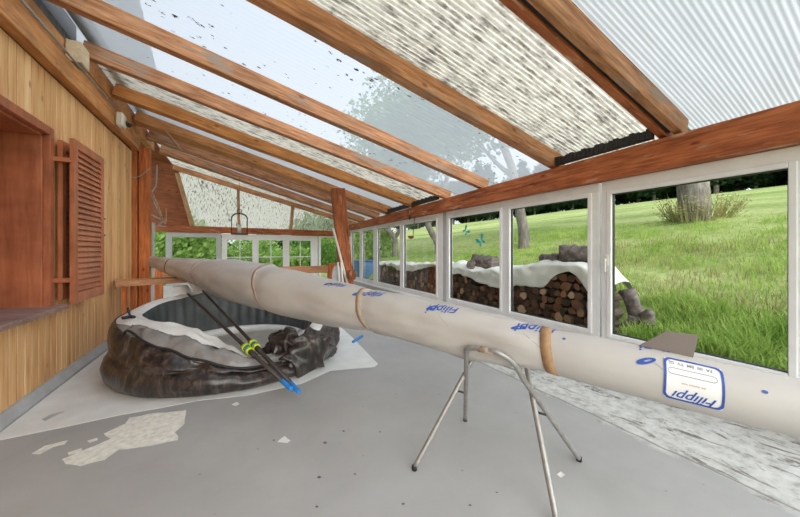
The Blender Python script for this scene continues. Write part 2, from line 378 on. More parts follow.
def tube_bm(bm, pts, r, seg=10, mi=0, cap=True, radii=None):
    pts = [Vector(p) for p in pts]; rings = []
    t0 = (pts[1] - pts[0]).normalized(); ref = Vector((0, 0, 1)) if abs(t0.z) < .9 else Vector((1, 0, 0))
    nrm = t0.cross(ref).normalized()
    for i, p in enumerate(pts):
        t = (pts[min(i + 1, len(pts) - 1)] - pts[max(i - 1, 0)]).normalized()
        nrm = (nrm - t * nrm.dot(t)).normalized(); b = t.cross(nrm)
        rr = radii[i] if radii else r
        rings.append([bm.verts.new(p + (nrm * math.cos(a) + b * math.sin(a)) * rr) for a in [2 * math.pi * k / seg for k in range(seg)]])
    for r0, r1 in zip(rings, rings[1:]):
        for k in range(seg):
            f_ = bm.faces.new((r0[k], r0[(k + 1) % seg], r1[(k + 1) % seg], r1[k])); f_.material_index = mi; f_.smooth = True
    if cap:
        f_ = bm.faces.new(rings[0][::-1]); f_.material_index = mi
        f_ = bm.faces.new(rings[-1]); f_.material_index = mi
def tube(name, pts, r, mat, parent=None, seg=10, radii=None):
    bm = bmesh.new(); tube_bm(bm, pts, r, seg, radii=radii)
    me_o = link(name, bm, mat)
    if parent is not None: local(me_o, parent)
    return me_o
def catmull(P, n_=8):
    P = [Vector(p) for p in P]; out = []
    for i in range(len(P) - 1):
        p0, p1, p2, p3 = P[max(i - 1, 0)], P[i], P[i + 1], P[min(i + 2, len(P) - 1)]
        for k in range(n_):
            t = k / n_
            out.append(.5 * ((2 * p1) + (p2 - p0) * t + (2 * p0 - 5 * p1 + 4 * p2 - p3) * t * t + (3 * p1 - p0 - 3 * p2 + p3) * t ** 3))
    out.append(P[-1]); return out
def prism(bm, poly, axis, t0, t1):
    """extrude a polygon given in the two other axes, along axis from t0 to t1"""
    def P(a, b, t):
        return {'x': (t, a, b), 'y': (a, t, b), 'z': (a, b, t)}[axis]
    A = [bm.verts.new(P(a, b, t0)) for a, b in poly]; B = [bm.verts.new(P(a, b, t1)) for a, b in poly]
    bm.faces.new(A[::-1]); bm.faces.new(B)
    for k in range(len(poly)):
        bm.faces.new((A[k], A[(k + 1) % len(poly)], B[(k + 1) % len(poly)], B[k]))
    bmesh.ops.triangulate(bm, faces=[f_ for f_ in bm.faces if len(f_.verts) > 4])

# ================================================================== SETTING
XL, XR, YF = -1.84, 4.20, 11.9
def zroof(x, y):                                   # underside of the rafters
    zr = 2.82 - .018 * max(0, y)
    return lerp(4.10, zr, (x - XL) / (4.1 - XL))
RH = .20
# ground with the hill rising on the window side
TZ = [(-60, -1.5), (-3, -.12), (4.35, .28), (5.0, .40), (6.5, .98), (8.6, 1.55), (12, 2.5), (30, 5.3), (80, 12.3), (86, 12.6), (135, 13)]
def tz(x, y):
    z = tab(x, TZ)
    if 4.4 < x < 5.4 and y > 2.3: z = lerp(z, .20, min(1, (y - 2.3) / .3))
    if x > 6: z += .25 * nz((x * .08, y * .08, 3)) * min(1, (x - 6) / 6)
    return z
def grid_axis(spec):
    out = []
    for a, b, s in spec:
        n_ = max(1, round((b - a) / s)); out += [lerp(a, b, i / n_) for i in range(n_)]
    out.append(spec[-1][1]); return out
gx = grid_axis([(-60, -4, 8), (-4, -2.2, .6), (-2.2, 4.40, .6), (4.40, 4.46, .06), (4.46, 14, .4), (14, 40, 2), (40, 135, 5)])
gy = grid_axis([(-60, -8, 6), (-8, 12.2, .6), (12.2, 12.26, .06), (12.26, 30, 1), (30, 160, 6)])
bm = bmesh.new(); V = []
for y in gy:
    row = []
    for x in gx:
        z = tz(x, y)
        if -4 <= x <= 4.401 and -8 <= y <= 12.21: z = -.35
        else: z += .04 * nz((x * 1.3, y * 1.3, 0)) if x > 4 else 0
        row.append(bm.verts.new((x, y, z)))
    V.append(row)
for j in range(len(gy) - 1):
    for i in range(len(gx) - 1): bm.faces.new((V[j][i], V[j][i + 1], V[j + 1][i + 1], V[j + 1][i]))
tag(link('ground', bm, M['meadow'], smooth=True), kind='structure')

# floor slab, subdivided top
bm = bmesh.new(); box(bm, -2.9, 4.34, -1.6, 12.1, -.25, 0)
floor = tag(link('floor', bm, M['floor']), kind='structure')
def floor_patch(name, px, mat, z=.0015, jitter=.018, n_=5, parent=floor):
    P = [onZ(u, v, z) for u, v in px]; out = []
    for a, b in zip(P, P[1:] + P[:1]):
        for k in range(n_):
            q = a.lerp(b, k / n_); out.append((q.x + jitter * nz((q.x * 9, q.y * 9, 1)), q.y + jitter * nz((q.x * 9, q.y * 9, 5))))
    bm = bmesh.new(); vs = [bm.verts.new((x, y, z)) for x, y in out]; bm.faces.new(vs)
    bmesh.ops.triangulate(bm, faces=bm.faces[:])
    return link(name, bm, mat, parent)
floor_patch('bare_patch', [(62, 459), (80, 452), (112, 438), (103, 434), (125, 424), (128, 418), (150, 414), (187, 410), (184, 424), (176, 432), (178, 440), (150, 446), (118, 450), (104, 460), (80, 466), (66, 464)], M['paint_patch'])
floor_patch('bare_patch', [(33, 453), (44, 446), (68, 440), (66, 444), (52, 448), (38, 455)], M['paint_patch'])
floor_patch('bare_patch', [(68, 452), (80, 449), (82, 452), (70, 455)], M['paint_patch'], n_=3)
floor_patch('bare_patch', [(86, 441), (96, 438), (98, 440), (88, 443)], M['paint_patch'], n_=3)
floor_patch('paint_flake', [(277, 442), (285, 436), (291, 440), (288, 443)], M['flake'], n_=3)
floor_patch('paint_flake', [(231, 404), (236, 402), (240, 404), (236, 406)], M['flake'], n_=3)
floor_patch('bare_patch', [(558, 474), (562, 471), (566, 474), (562, 477)], M['paint_patch'], n_=3)
for u, v, s in [(319, 477, 2.6), (344, 431, 1.6), (325, 443, 2.5), (355, 474, 1.6), (317, 507, 2.2), (274, 440, 1.5), (380, 432, 1.5), (497, 492, 1.5), (470, 505, 1.8), (403, 504, 2)]:
    floor_patch('dark_speck', [(u - s, v), (u, v - s * .6), (u + s, v), (u, v + s * .6)], M['old_log'], n_=2, jitter=.006)

# clad house wall on the left, with the window opening cut through it
wy0, wy1, wz0, wz1 = 3.0, 4.74, .93, 2.82
bm = bmesh.new(); bw = .118; y = math.floor(-1.4 / bw) * bw
while y < 7.72:
    a, b = y + .005, y + bw - .005
    for z0, z1 in (((.10, 3.52),) if (b < wy0 or a > wy1) else ((.10, wz0), (wz1, 3.52))):
        box(bm, XL - .024, XL, a, b, z0, z1, bev=.004)
    y += bw
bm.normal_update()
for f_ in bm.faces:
    if abs(f_.normal.y) > .9: f_.material_index = 1          # groove shade painted onto the tongue-and-groove edges
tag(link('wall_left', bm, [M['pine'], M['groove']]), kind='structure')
bm = bmesh.new()
for b in ((XL - .30, XL - .022, -1.5, wy0, -.1, 4.0), (XL - .30, XL - .022, wy1, 7.74, -.1, 4.0), (XL - .30, XL - .022, wy0, wy1, -.1, wz0), (XL - .30, XL - .022, wy0, wy1, wz1, 4.0)): box(bm, *b)
tag(link('wall_house', bm, M['dark_panel']), kind='structure')
bm = bmesh.new(); prism(bm, [(XL - .01, 0), (XL + .07, 0), (XL + .07, .02), (XL + .03, .09), (XL + .02, .11), (XL - .01, .11)], 'y', -1.5, 7.0)
tag(link('baseboard_left', bm, M['frame_grey']), kind='structure')

# window_1: deep red-brown window with casing, reveal, sill
w1 = tag(empty('window_1', (XL, (wy0 + wy1) / 2, wz0)), kind='structure')
def wpart(name, boxes, mat, bev=.004):
    bm = bmesh.new()
    for b in boxes: box(bm, *b, bev=bev)
    return local(link(name, bm, mat), w1)
wpart('casing', [(XL - .02, XL + .035, wy1 - .005, wy1 + .085, wz0 - .02, wz1 + .085), (XL - .02, XL + .035, wy0 - .085, wy0 + .005, wz0 - .02, wz1 + .085), (XL - .02, XL + .036, wy0, wy1, wz1 - .005, wz1 + .085)], M['redbrown'])
wpart('reveal', [(XL - .55, XL - .02, wy1 - .03, wy1 + .02, wz0, wz1), (XL - .55, XL - .02, wy0 - .02, wy0 + .03, wz0, wz1), (XL - .55, XL - .02, wy0, wy1, wz1 - .03, wz1 + .02)], M['redbrown'])
wpart('back_board', [(XL - .60, XL - .55, wy0 - .02, wy1 + .02, wz0 - .05, wz1 + .05)], M['redbrown'])
bm = bmesh.new(); prism(bm, [(XL - .55, .91), (XL + .13, .875), (XL + .13, .915), (XL + .12, .925), (XL - .55, .955)], 'y', wy0 - .1, wy1 + .14)
local(link('sill', bm, M['sill']), w1)

# folded louvred shutter
sh = tag(empty('louvred_shutter', (XL, 4.85, .94)), 'red-brown folding louvred shutter standing open beside the deep window', 'shutter')
def leaf(x, y0, y1, z0, z1, th=.045):
    bm = bmesh.new(); s = .085
    for b in ((x - th / 2, x + th / 2, y0, y0 + s, z0, z1), (x - th / 2, x + th / 2, y1 - s, y1, z0, z1), (x - th / 2, x + th / 2, y0 + s, y1 - s, z0, z0 + .12), (x - th / 2, x + th / 2, y0 + s, y1 - s, z1 - .10, z1)): box(bm, *b, bev=.004)
    fr = local(link('shutter_leaf', bm, M['shutter']), sh)
    bm = bmesh.new(); n_ = 25; zz0, zz1 = z0 + .13, z1 - .11
    for k in range(n_):
        zc = lerp(zz0, zz1, (k + .5) / n_); hh = (zz1 - zz0) / n_
        vs = [(x - .012, zc + hh * .62), (x + .016, zc - hh * .46), (x + .020, zc - hh * .46), (x + .022, zc - hh * .36), (x - .006, zc + hh * .70), (x - .012, zc + hh * .70)]
        prism(bm, vs, 'y', y0 + s - .005, y1 - s + .005)
    lv = link('louvres', bm, M['shutter']); lv.matrix_basis = Matrix.Identity(4)
    lv.parent = fr; lv.matrix_parent_inverse = Matrix.Identity(4); lv.matrix_basis = Matrix.Identity(4)
    return fr
leaf(XL + .05, 4.90, 5.70, .97, 2.82)
leaf(XL + .17, 4.84, 5.72, .93, 2.84)
for z in (1.18, 2.55): local(bx('hinge_bar', (XL + .002, XL + .17, 4.80, 4.86, z, z + .05), M['shutter']), sh)
for z in (1.75, 1.98): local(bx('stay_bolt', (XL + .002, XL + .20, 5.725, 5.745, z, z + .02), M['dark_metal']), sh)

# right window wall ------------------------------------------------
tag(bx('wall_right', (4.12, 4.38, -1.6, 12.0, -.1, .36), M['white_wall']), kind='structure')
bm = bmesh.new(); prism(bm, [(3.99, .335), (4.14, .345), (4.14, .375), (3.99, .365)], 'y', -1.6, 11.9)
tag(link('trim_1', bm, M['white_pvc']), kind='structure')
def window_unit(name, y0, y1, panes, gz0=.49, gz1=2.255, z0=.36, z1=2.43, x=XR, mat='white_pvc', handle=None):
    root = tag(empty(name, (x, (y0 + y1) / 2, z0)), kind='structure')
    bm = bmesh.new(); cuts = sorted(panes)
    xa, xb = x - .045, x + .045
    box(bm, xa, xb, y0, y1, gz1 + .045, z1, bev=.005); box(bm, xa, xb, y0, y1, z0, gz0 - .04, bev=.005)
    edges = [y0] + [v for p in cuts for v in (p[0] - .045, p[1] + .045)] + [y1]
    for a, b in zip(edges[::2], edges[1::2]):
        if b - a > .003: box(bm, xa, xb, a, b, gz0 - .05, gz1 + .05, bev=.004)
    local(link('frame', bm, M[mat]), root)
    for a, b in cuts:
        bm = bmesh.new(); sa, sb = x - .065, x + .03
        box(bm, sa, sb, a - .05, a, gz0 - .05, gz1 + .05, bev=.006); box(bm, sa, sb, b, b + .05, gz0 - .05, gz1 + .05, bev=.006)
        box(bm, sa, sb, a, b, gz0 - .05, gz0, bev=.006); box(bm, sa, sb, a, b, gz1, gz1 + .05, bev=.006)
        s_ = local(link('sash', bm, M[mat]), root)
        bm = bmesh.new()
        g = .008
        for q in ((a, a + g, gz0, gz1), (b - g, b, gz0, gz1), (a, b, gz0, gz0 + g), (a, b, gz1 - g, gz1)):
            box(bm, x - .03, x + .012, *q)
        gk = link('gasket', bm, M['black']); gk.parent = s_; gk.matrix_parent_inverse = Matrix.Identity(4)
        bm = bmesh.new(); vs = [bm.verts.new(p) for p in ((x, a, gz0), (x, b, gz0), (x, b, gz1), (x, a, gz1))]; bm.faces.new(vs)
        gl = link('pane', bm, M['glass']); gl.parent = s_; gl.matrix_parent_inverse = Matrix.Identity(4)
    if handle:
        hy, hz = handle
        bm = bmesh.new(); box(bm, x - .078, x - .064, hy - .024, hy + .024, hz - .07, hz + .07, bev=.006)
        box(bm, x - .115, x - .078, hy - .010, hy + .010, hz - .005, hz + .018, bev=.004); box(bm, x - .125, x - .108, hy - .016, hy + .016, hz - .15, hz + .022, bev=.005)
        local(link('handle', bm, M['white_plastic']), root)
    return root
window_unit('window_2', -1.25, .52, [(-1.13, .40)])
window_unit('door_1', .545, 2.175, [(.67, 2.05)], handle=(2.10, 1.42))
window_unit('window_3', 2.20, 5.46, [(2.34, 3.65), (3.88, 5.33)])
window_unit('window_4', 5.60, 9.36, [(5.84, 7.42), (7.62, 9.21)])
window_unit('window_5', 9.40, 12.0, [(9.55, 10.56), (10.88, 11.78)])
bx_ = bx('trim_2', (4.16, 4.24, 5.46, 5.60, .36, 2.43), M['grey_pvc']); tag(bx_, kind='structure')
# far windows
def far_unit(name, x0, x1, panes, gz0, gz1, z0, z1, mat, muntin=False):
    root = tag(empty(name, ((x0 + x1) / 2, YF, z0)), kind='structure')
    bm = bmesh.new()
    ya, yb = YF - .04, YF + .05
    box(bm, x0, x1, ya, yb, gz1, z1, bev=.004); box(bm, x0, x1, ya, yb, z0, gz0, bev=.004)
    ed = [x0] + [v for p in panes for v in p] + [x1]
    for a, b in zip(ed[::2], ed[1::2]): box(bm, a, b, ya, yb, gz0, gz1, bev=.004)
    fr = local(link('frame', bm, M[mat]), root)
    for a, b in panes:
        bm = bmesh.new(); vs = [bm.verts.new(p) for p in ((a, YF, gz0), (b, YF, gz0), (b, YF, gz1), (a, YF, gz1))]; bm.faces.new(vs)
        g = local(link('pane', bm, M['glass']), root)
        if muntin:
            bm = bmesh.new(); c = (a + b) / 2
            box(bm, c - .014, c + .014, YF - .015, YF + .015, gz0, gz1); box(bm, a, b, YF - .012, YF + .012, 1.28, 1.31)
            local(link('muntin', bm, M['white_pvc']), root)
    return root
far_unit('window_6', -1.98, -.48, [(-1.82, -.62)], .55, 1.97, .40, 2.12, 'grey_pvc')
far_unit('window_7', -.46, 2.78, [(-.30, .48), (.68, 1.50), (1.73, 2.52)], .55, 1.90, .40, 2.10, 'white_pvc', True)
far_unit('window_8', 2.82, 4.12, [(2.90, 4.0)], .45, 2.05, .40, 2.12, 'white_pvc')
tag(bx('wall_far', (-2.9, 4.15, YF - .05, YF + .1, -.1, .40), M['white_wall']), kind='structure')
# corner behind the double post: pale return wall with narrow panes
def corner(name, boxes, mat):
    bm = bmesh.new()
    for b in boxes: box(bm, *b, bev=.004)
    return tag(link(name, bm, mat), kind='structure')
corner('wall_corner', [(-2.9, -2.05, 10.2, 10.3, 0, 2.4), (-2.9, -2.8, 7.8, 10.3, 0, 4.0)], M['white_wall'])
corner('trim_3', [(-2.04, -1.98, 10.4, 10.5, 0, 2.3), (-2.30, -2.22, 10.1, 10.19, 0, 2.05)], M['grey_pvc'])
corner('trim_4', [(-2.20, -2.08, 10.1, 10.18, .3, 1.72)], M['post'])

# ================================================================== ROOF TIMBERS
tag(beam('wall_plate_beam', (XL + .05, -1.5, 3.49), (XL + .05, 7.9, 3.56), .12, .26, M['rafter_new']), 'orange timber beam along the top of the clad house wall', 'beam')
tag(beam('ledger_beam', (XL - .03, -1.5, 3.76), (XL - .03, 7.9, 3.84), .10, .27, M['rafter_new']), 'upper ledger timber above the conduit on the house wall', 'beam')
bt = tag(empty('eaves_beam', (4.1, 4, 2.46)), 'heavy red timber beam of two stacked pieces above the white windows', 'beam')
beam('lower_timber', (4.12, -1.5, 2.455), (4.12, 12.0, 2.37), .17, .185, M['beam'], bt)
beam('upper_timber', (4.11, -1.5, 2.655), (4.11, 12.0, 2.41), .16, .16, M['beam'], bt)
def rafter(y0, y1, label, w=.13, h=RH, mat='rafter', x0=XL + .05, x1=4.24, group=None):
    o = beam('rafter', (x0, lerp(y0, y1, (x0 - XL) / 5.94), zroof(x0, y0)), (x1, lerp(y0, y1, (x1 - XL) / 5.94), zroof(x1, y1)), w, h, M[mat], wob=.006)
    return tag(o, label, 'rafter')
rafter(1.375, 1.40, 'near rafter of the close pair along the edge of the clean white corrugated sheet', .08, mat='rafter')
rafter(1.50, 1.52, 'far rafter of the close pair along the edge of the wide grimy sheet', .08, mat='beam')
tag(beam('rubber_seal', (XL + .1, 1.445, zroof(XL + .1, 1.4) + .03), (4.1, 1.465, zroof(4.1, 1.46) + .03), .05, .12, M['black']), 'black rubber strip squeezed between the paired rafters', 'seal')
rafter(2.80, 2.80, 'thick weathered rafter between the clear sheet and the wide grimy sheet', .14)
rafter(4.31, 4.34, 'long rafter between the two clear sheets with sky on both sides', .12)
r0 = rafter(5.44, 5.50, 'rafter with pale end block at the house wall, third from the lean post side', .12)
r0['label'] = 'rafter with a pale block at its house end beside the clear sheet'
rafter(6.62, 6.85, 'rafter over the lean red post, beyond the narrow grimy sheet', .20, mat='rafter_new')
rafter(7.80, 8.35, 'broad orange rafter with a diagonal batten crossing its upper end', .36, mat='rafter_new')
rafter(8.75, 9.45, 'brown rafter just behind the broad orange one with the batten', .24, mat='rafter')
rafter(9.9, 10.8, 'last rafter before the speckled gable end', .22, mat='rafter')
rafter(11.75, 11.85, 'gable rafter topping the speckled far end wall', .10, h=.16, mat='rafter')
rafter(-.35, -.35, 'rafter overhead in front of the camera position above the clean white sheet', .13, mat='rafter')
tag(beam('rafter_block', (XL + .10, 5.08, 3.84), (XL + .10, 5.30, 3.84), .14, .25, M['pale_block']), 'pale sawn wood block under the rafter end at the house wall', 'block')
# battens
tag(beam('batten', onY(165, 131, 7.55), onY(181, 151, 7.75), .05, .03, M['stud']), 'short diagonal batten nailed across the orange rafters near the house', 'batten')
tag(beam('batten', onY(252, 152, 8.1), onY(252, 172, 8.2), .05, .03, M['stud']), 'short upright batten nailed between rafters above the lantern', 'batten')
tag(beam('batten', onY(325, 178, 8.3), onY(312, 190, 8.4), .06, .03, M['stud']), 'short slanting batten left of the lean red post top', 'batten')

# foam closers on the eaves beam between rafters (ribbed black comb)
def closer(y0, y1, label):
    bm = bmesh.new(); y = y0
    while y < y1:
        box(bm, 4.0, 4.08, y, min(y + .05, y1), zroof(4.05, y) - .02, zroof(4.05, y) + .085 + .012 * math.sin(y * 80)); y += .055
    tag(link('foam_closer', bm, M['black']), label, 'seal')
closer(1.58, 2.72, 'black ribbed foam closer under the wide grimy sheet at the eaves')
closer(5.62, 6.75, 'black ribbed foam closer under the narrow grimy sheet at the eaves')
closer(6.95, 8.25, 'black ribbed foam closer at the eaves behind the lean post')

# ================================================================== ROOF SHEETS
def sheet(y0, y1, yr0, yr1, mat, label, pitch=.052, amp=.008, x0=XL - .08, x1=4.55, dz=RH + .016):
    bm = bmesh.new(); ny = max(8, int((y1 - y0) / pitch * 8)); nx = 14; V = []
    for j in range(ny + 1):
        row = []
        for i in range(nx + 1):
            x = lerp(x0, x1, i / nx); t = j / ny
            y = lerp(lerp(y0, y1, t), lerp(yr0, yr1, t), i / nx)
            ph = lerp(y0, y1, t)
            row.append(bm.verts.new((x, y, zroof(x, y) + dz + amp * math.sin(2 * math.pi * ph / pitch))))
        V.append(row)
    for j in range(ny):
        for i in range(nx): bm.faces.new((V[j][i], V[j][i + 1], V[j + 1][i + 1], V[j + 1][i]))
    return tag(link('corrugated_roof_sheet', bm, M[mat], smooth=True), label, 'roof sheet')
sheet(-1.6, 1.42, -1.6, 1.42, 'sheet_white', 'clean white corrugated plastic roof sheet at the upper right', pitch=.036, amp=.0032)
sheet(1.48, 2.82, 1.50, 2.82, 'sheet_dirty', 'wide grimy cream corrugated roof sheet speckled with dirt')
sheet(2.83, 4.32, 2.83, 4.35, 'sheet_clear', 'clear roof sheet showing blue sky and a grey tree shape', pitch=.075, amp=.0006)
sheet(4.33, 5.66, 4.36, 5.50, 'sheet_clear', 'clear roof sheet showing the grey boards of the house gable', pitch=.075, amp=.0006)
sheet(5.69, 6.64, 5.52, 6.86, 'sheet_dirty', 'narrow grimy roof sheet beyond the rafter with the pale end block')
sheet(6.66, 7.82, 6.88, 8.36, 'sheet_white', 'pale roof strip behind the lean post rafter', amp=.006)
sheet(7.84, 9.9, 8.38, 10.8, 'sheet_white', 'pale roof sheet over the last orange rafters', amp=.006)
sheet(9.92, 12.1, 10.82, 12.1, 'sheet_dirty', 'short roof sheet above the gable end')

bm = bmesh.new(); V4 = [(-3.3, 5.8, zroof(-3.3, 6) + RH - .02), (XL + .02, 5.8, zroof(XL, 6) + RH - .02), (XL + .02, 12.3, zroof(XL, 12) + RH - .02), (-3.3, 12.3, zroof(-3.3, 12) + RH - .02)]
lo = [bm.verts.new(p) for p in V4]; hi = [bm.verts.new((p[0], p[1], p[2] + .03)) for p in V4]; bm.faces.new(lo); bm.faces.new(hi[::-1])
for k in range(4): bm.faces.new((lo[k], lo[(k + 1) % 4], hi[(k + 1) % 4], hi[k]))
tag(link('ceiling', bm, M['dark_panel']), kind='structure')
tag(bx('trim_5', (XL - .09, XL + .03, 5.7, 9.5, 4.02, 4.285), M['rafter_new']), kind='structure')
# gable end wall
def zg(x): return zroof(x, YF) - .01
def gable(x0, x1, xb0, label):
    bm = bmesh.new(); n_ = max(6, int((x1 - x0) / .012)); lo, hi = [], []
    for i in range(n_ + 1):
        t = i / n_; y = YF + .085 + .006 * math.sin(2 * math.pi * i * .012 / .05)
        lo.append(bm.verts.new((lerp(xb0, x1, t), y, 2.30))); xx = lerp(x0, x1, t); hi.append(bm.verts.new((xx, y, max(2.31, zg(xx) + .12))))
    for i in range(n_): bm.faces.new((lo[i], lo[i + 1], hi[i + 1], hi[i]))
    tag(link('gable_sheet', bm, M['sheet_gable'], smooth=True), label, 'gable sheet')
gable(-1.72, .07, -1.30, 'tall speckled translucent gable sheet behind the hanging lantern')
gable(.07, 1.84, .07, 'middle speckled translucent gable sheet between the two upright studs')
gable(1.84, 4.1, 1.84, 'low speckled translucent gable sheet left of the lean red post')
tag(beam('gable_beam', (-2.9, YF - .02, 2.13), (4.1, YF - .02, 2.10), .14, .21, M['beam']), 'red horizontal beam above the far white windows', 'beam')
tag(beam('gable_stud', (.06, YF, 2.33), (.03, YF, 3.72), .09, .09, M['stud'], anchor='c', up=(0, 1, 0)), 'upright wooden stud behind the hanging lantern', 'stud')
tag(beam('gable_stud', (1.78, YF, 2.33), (1.86, YF, 3.30), .11, .09, M['stud'], anchor='c', up=(0, 1, 0)), 'upright wooden stud between the middle and low gable sheets', 'stud')
tag(beam('gable_stud', (-1.28, YF - .06, 2.345), (-1.68, YF - .06, 4.0), .12, .10, M['stud'], anchor='c', up=(0, 1, 0)), 'slanting wooden stud beside the dark brown gable panel', 'stud')
bm = bmesh.new(); prism(bm, [(-3.4, 2.30), (-1.25, 2.30), (-1.72, 4.40), (-3.4, 4.75)], 'y', YF, YF + .05)
tag(link('wall_gable', bm, M['dark_panel']), kind='structure')

# posts
dp = tag(empty('double_post', (XL, 8.0, 0)), 'tall double orange-red timber post at the end of the house wall', 'post')
beam('timber', (XL - .02, 7.98, 0), (XL - .02, 7.98, 3.62), .15, .18, M['post'], dp, up=(0, 1, 0), anchor='c')
beam('timber', (XL + .16, 8.02, 0), (XL + .16, 8.02, 3.66), .17, .18, M['post'], dp, up=(0, 1, 0), anchor='c')
P0 = onY(347, 288, 7.6); P1 = onY(336, 172, 7.6); dirp = (P1 - P0) / (P1.z - P0.z)
foot = P0 - dirp * P0.z
lp = tag(empty('leaning_post', foot), 'dark red timber post leaning under the rafter at the far right', 'post')
beam('timber', foot, P1 + dirp * (zroof(P1.x, 6.7) - P1.z), .33, .2, M['beam'], lp, up=(0, 1, 0), anchor='c')
tube('cut_branch_knob', [onY(349, 275, 7.40), onY(354, 275, 7.30)], .13, M['copper'], lp, seg=14)
for k, (a, b, yy) in enumerate([((333, 228), (349, 290), 7.42), ((338, 262), (340, 292), 7.3), ((341, 262), (344, 292), 7.3)]):
    p, q = onY(*a, yy), onY(*b, yy); dd = (q - p); q2 = p + dd * (p.z / (p.z - q.z))
    tag(tube('white_rod', [q2, p], .022 if k else .03, M['white_plastic'], seg=8),
        ['long thin white rod leaning on the lean red post', 'short white rod left of the pair by the lean post', 'short white rod right of the pair by the lean post'][k], 'rod')
# grey paddle bat
bm = bmesh.new(); c0 = onY(337, 277, 7.45); ring = []
pts = [(math.cos(a) * .13, math.sin(a) * .30) for a in [2 * math.pi * k / 20 for k in range(20)]]
prism(bm, [(c0.x + a, c0.z + b) for a, b in pts], 'y', 7.44, 7.48)
gp = empty('grey_paddle', (c0.x, 7.46, c0.z - .3)); tag(gp, 'grey oval paddle blade standing against the lean red post', 'paddle')
local(link('blade', bm, M['frame_grey']), gp)
tube('shaft', [(c0.x, 7.46, c0.z - .28), (c0.x - .03, 7.46, .01)], .02, M['frame_grey'], gp)

# ================================================================== PLANK AND RAIL
bm = bmesh.new()
a0 = Vector((-1.78, 6.66)); a1 = Vector((-.30, 7.05)); nrm2 = Vector((-(a1 - a0).y, (a1 - a0).x)).normalized()
prism(bm, [tuple(a0 - nrm2 * .18), tuple(a1 - nrm2 * .22), tuple(a1 + nrm2 * .22), tuple(a0 + nrm2 * .22)], 'z', .95, 1.04)
pk = tag(empty('wooden_shelf', (-1.1, 6.9, 0)), 'orange wooden shelf board on legs under the bow of the wrapped boat', 'shelf')
local(link('board', bm, M['plank']), pk)
for x, y in ((-1.66, 6.66), (-.45, 6.9), (-1.62, 6.92), (-.5, 7.15)):
    beam('leg', (x, y, 0), (x, y, .95), .06, .06, M['post'], pk, up=(0, 1, 0), anchor='c')
rl = tag(empty('wooden_rail', (.8, 8.7, 0)), 'red-brown wooden rail with an end post in front of the far windows', 'rail')
beam('top_board', (-1.6, 8.72, .90), (2.45, 8.62, .90), .10, .20, M['plank'], rl)
beam('end_post', (2.44, 8.62, 0), (2.44, 8.62, 1.16), .26, .14, M['post'], rl, up=(0, 1, 0), anchor='c')
beam('end_post', (-1.58, 8.72, 0), (-1.58, 8.72, 1.10), .14, .14, M['post'], rl, up=(0, 1, 0), anchor='c')

# ================================================================== BOAT under its cover
def bd(u): return 1 / lerp(1 / 6.3, 1 / 2.18, (u - 154) / (500 - 154))
BV = lambda u: 262 + (u - 154) * (335 - 262) / 346.0
Bow = atd(154, BV(154), 6.3); A8 = atd(800, BV(800), bd(800))
ax = (Bow - A8).normalized(); Lb = (Bow - A8).length; Lx = .95              # Lx of stern beyond the frame
sidev = Vector((-ax.y, ax.x, 0)).normalized()
if sidev.dot(-A8) < 0: sidev = -sidev
upv = ax.cross(sidev)
if upv.z < 0: upv = -upv
RT = []
for u, pr in [(154, 5.5), (166, 7), (180, 9.5), (192, 12), (205, 14.5), (222, 18), (240, 20.5), (275, 23), (330, 22.5), (373, 21.5), (400, 22), (430, 22.5), (470, 23), (500, 23), (551, 22.5), (600, 24), (640, 25), (720, 27), (800, 28.5)]:
    p = atd(u, BV(u), bd(u)); RT.append(((p - A8).dot(ax), pr * bd(u) / F))
RT = sorted(RT); RT = [(-Lx, .05), (-Lx + .3, .10)] + RT
def Lof(u): return (atd(u, BV(u), bd(u)) - A8).dot(ax)
STR = [(Lof(174), .02, 'black', .0), (Lof(206), .03, 'strap', .05), (Lof(275), .045, 'strap', .16), (Lof(373), .055, 'strap', .08), (Lof(551), .065, 'strap_brown', .03)]
BEND = sorted([(Lof(u), -(tab(u, [(154, 0), (250, 1.0), (330, 2.5), (500, 4.0), (650, 6.5), (800, 10.0)])) * bd(u) / F) for u in range(154, 801, 20)])
def bsurf(L, ph, off=0.0):
    r = smooth_tab(L, RT)
    pin = 0
    for s, w, _, lean in STR: pin = max(pin, math.exp(-((L - s) / .10) ** 2))
    q = Vector((L, math.cos(ph) * .35, math.sin(ph) * .35))
    wr = .022 * nz((L * 1.6, q.y * 5, q.z * 5)) + .011 * nz((L * 6 + ph * 2, q.y * 7, q.z * 9))
    fade = min(1, max(0, (Lb + .0 - L) / .4)) * (1 if L > 1.15 else .15)
    sag = .05 * r * math.sin(L * 2.1 + 1)
    r2 = r * (1 - .06 * pin) + wr * fade
    fl = -.12 * r * max(0, -math.sin(ph)) * (1 if L > 1.3 else 0) * math.sin(L * 3.2)
    return A8 + ax * L + upv * (tab(L, BEND) if L > 0 else BEND[0][1] + L * .02) + (sidev * math.cos(ph) + upv * math.sin(ph)) * (r2 + fl * .5 + off)
NB, MB_ = 220, 56
bm = bmesh.new(); R_ = []
for i in range(NB + 1):
    L = lerp(-Lx, Lb, i / NB)
    R_.append([bm.verts.new(bsurf(L, 2 * math.pi * k / MB_)) for k in range(MB_)])
for r_0, r_1 in zip(R_, R_[1:]):
    for k in range(MB_): bm.faces.new((r_0[k], r_0[(k + 1) % MB_], r_1[(k + 1) % MB_], r_1[k]))
bm.faces.new(R_[0]); bm.faces.new(R_[-1])
boat = tag(empty('wrapped_rowing_boat', A8), 'long slim rowing boat lying wrapped in a white printed cover on a trestle', 'boat')
local(link('cover', bm, M['cover'], smooth=True), boat)
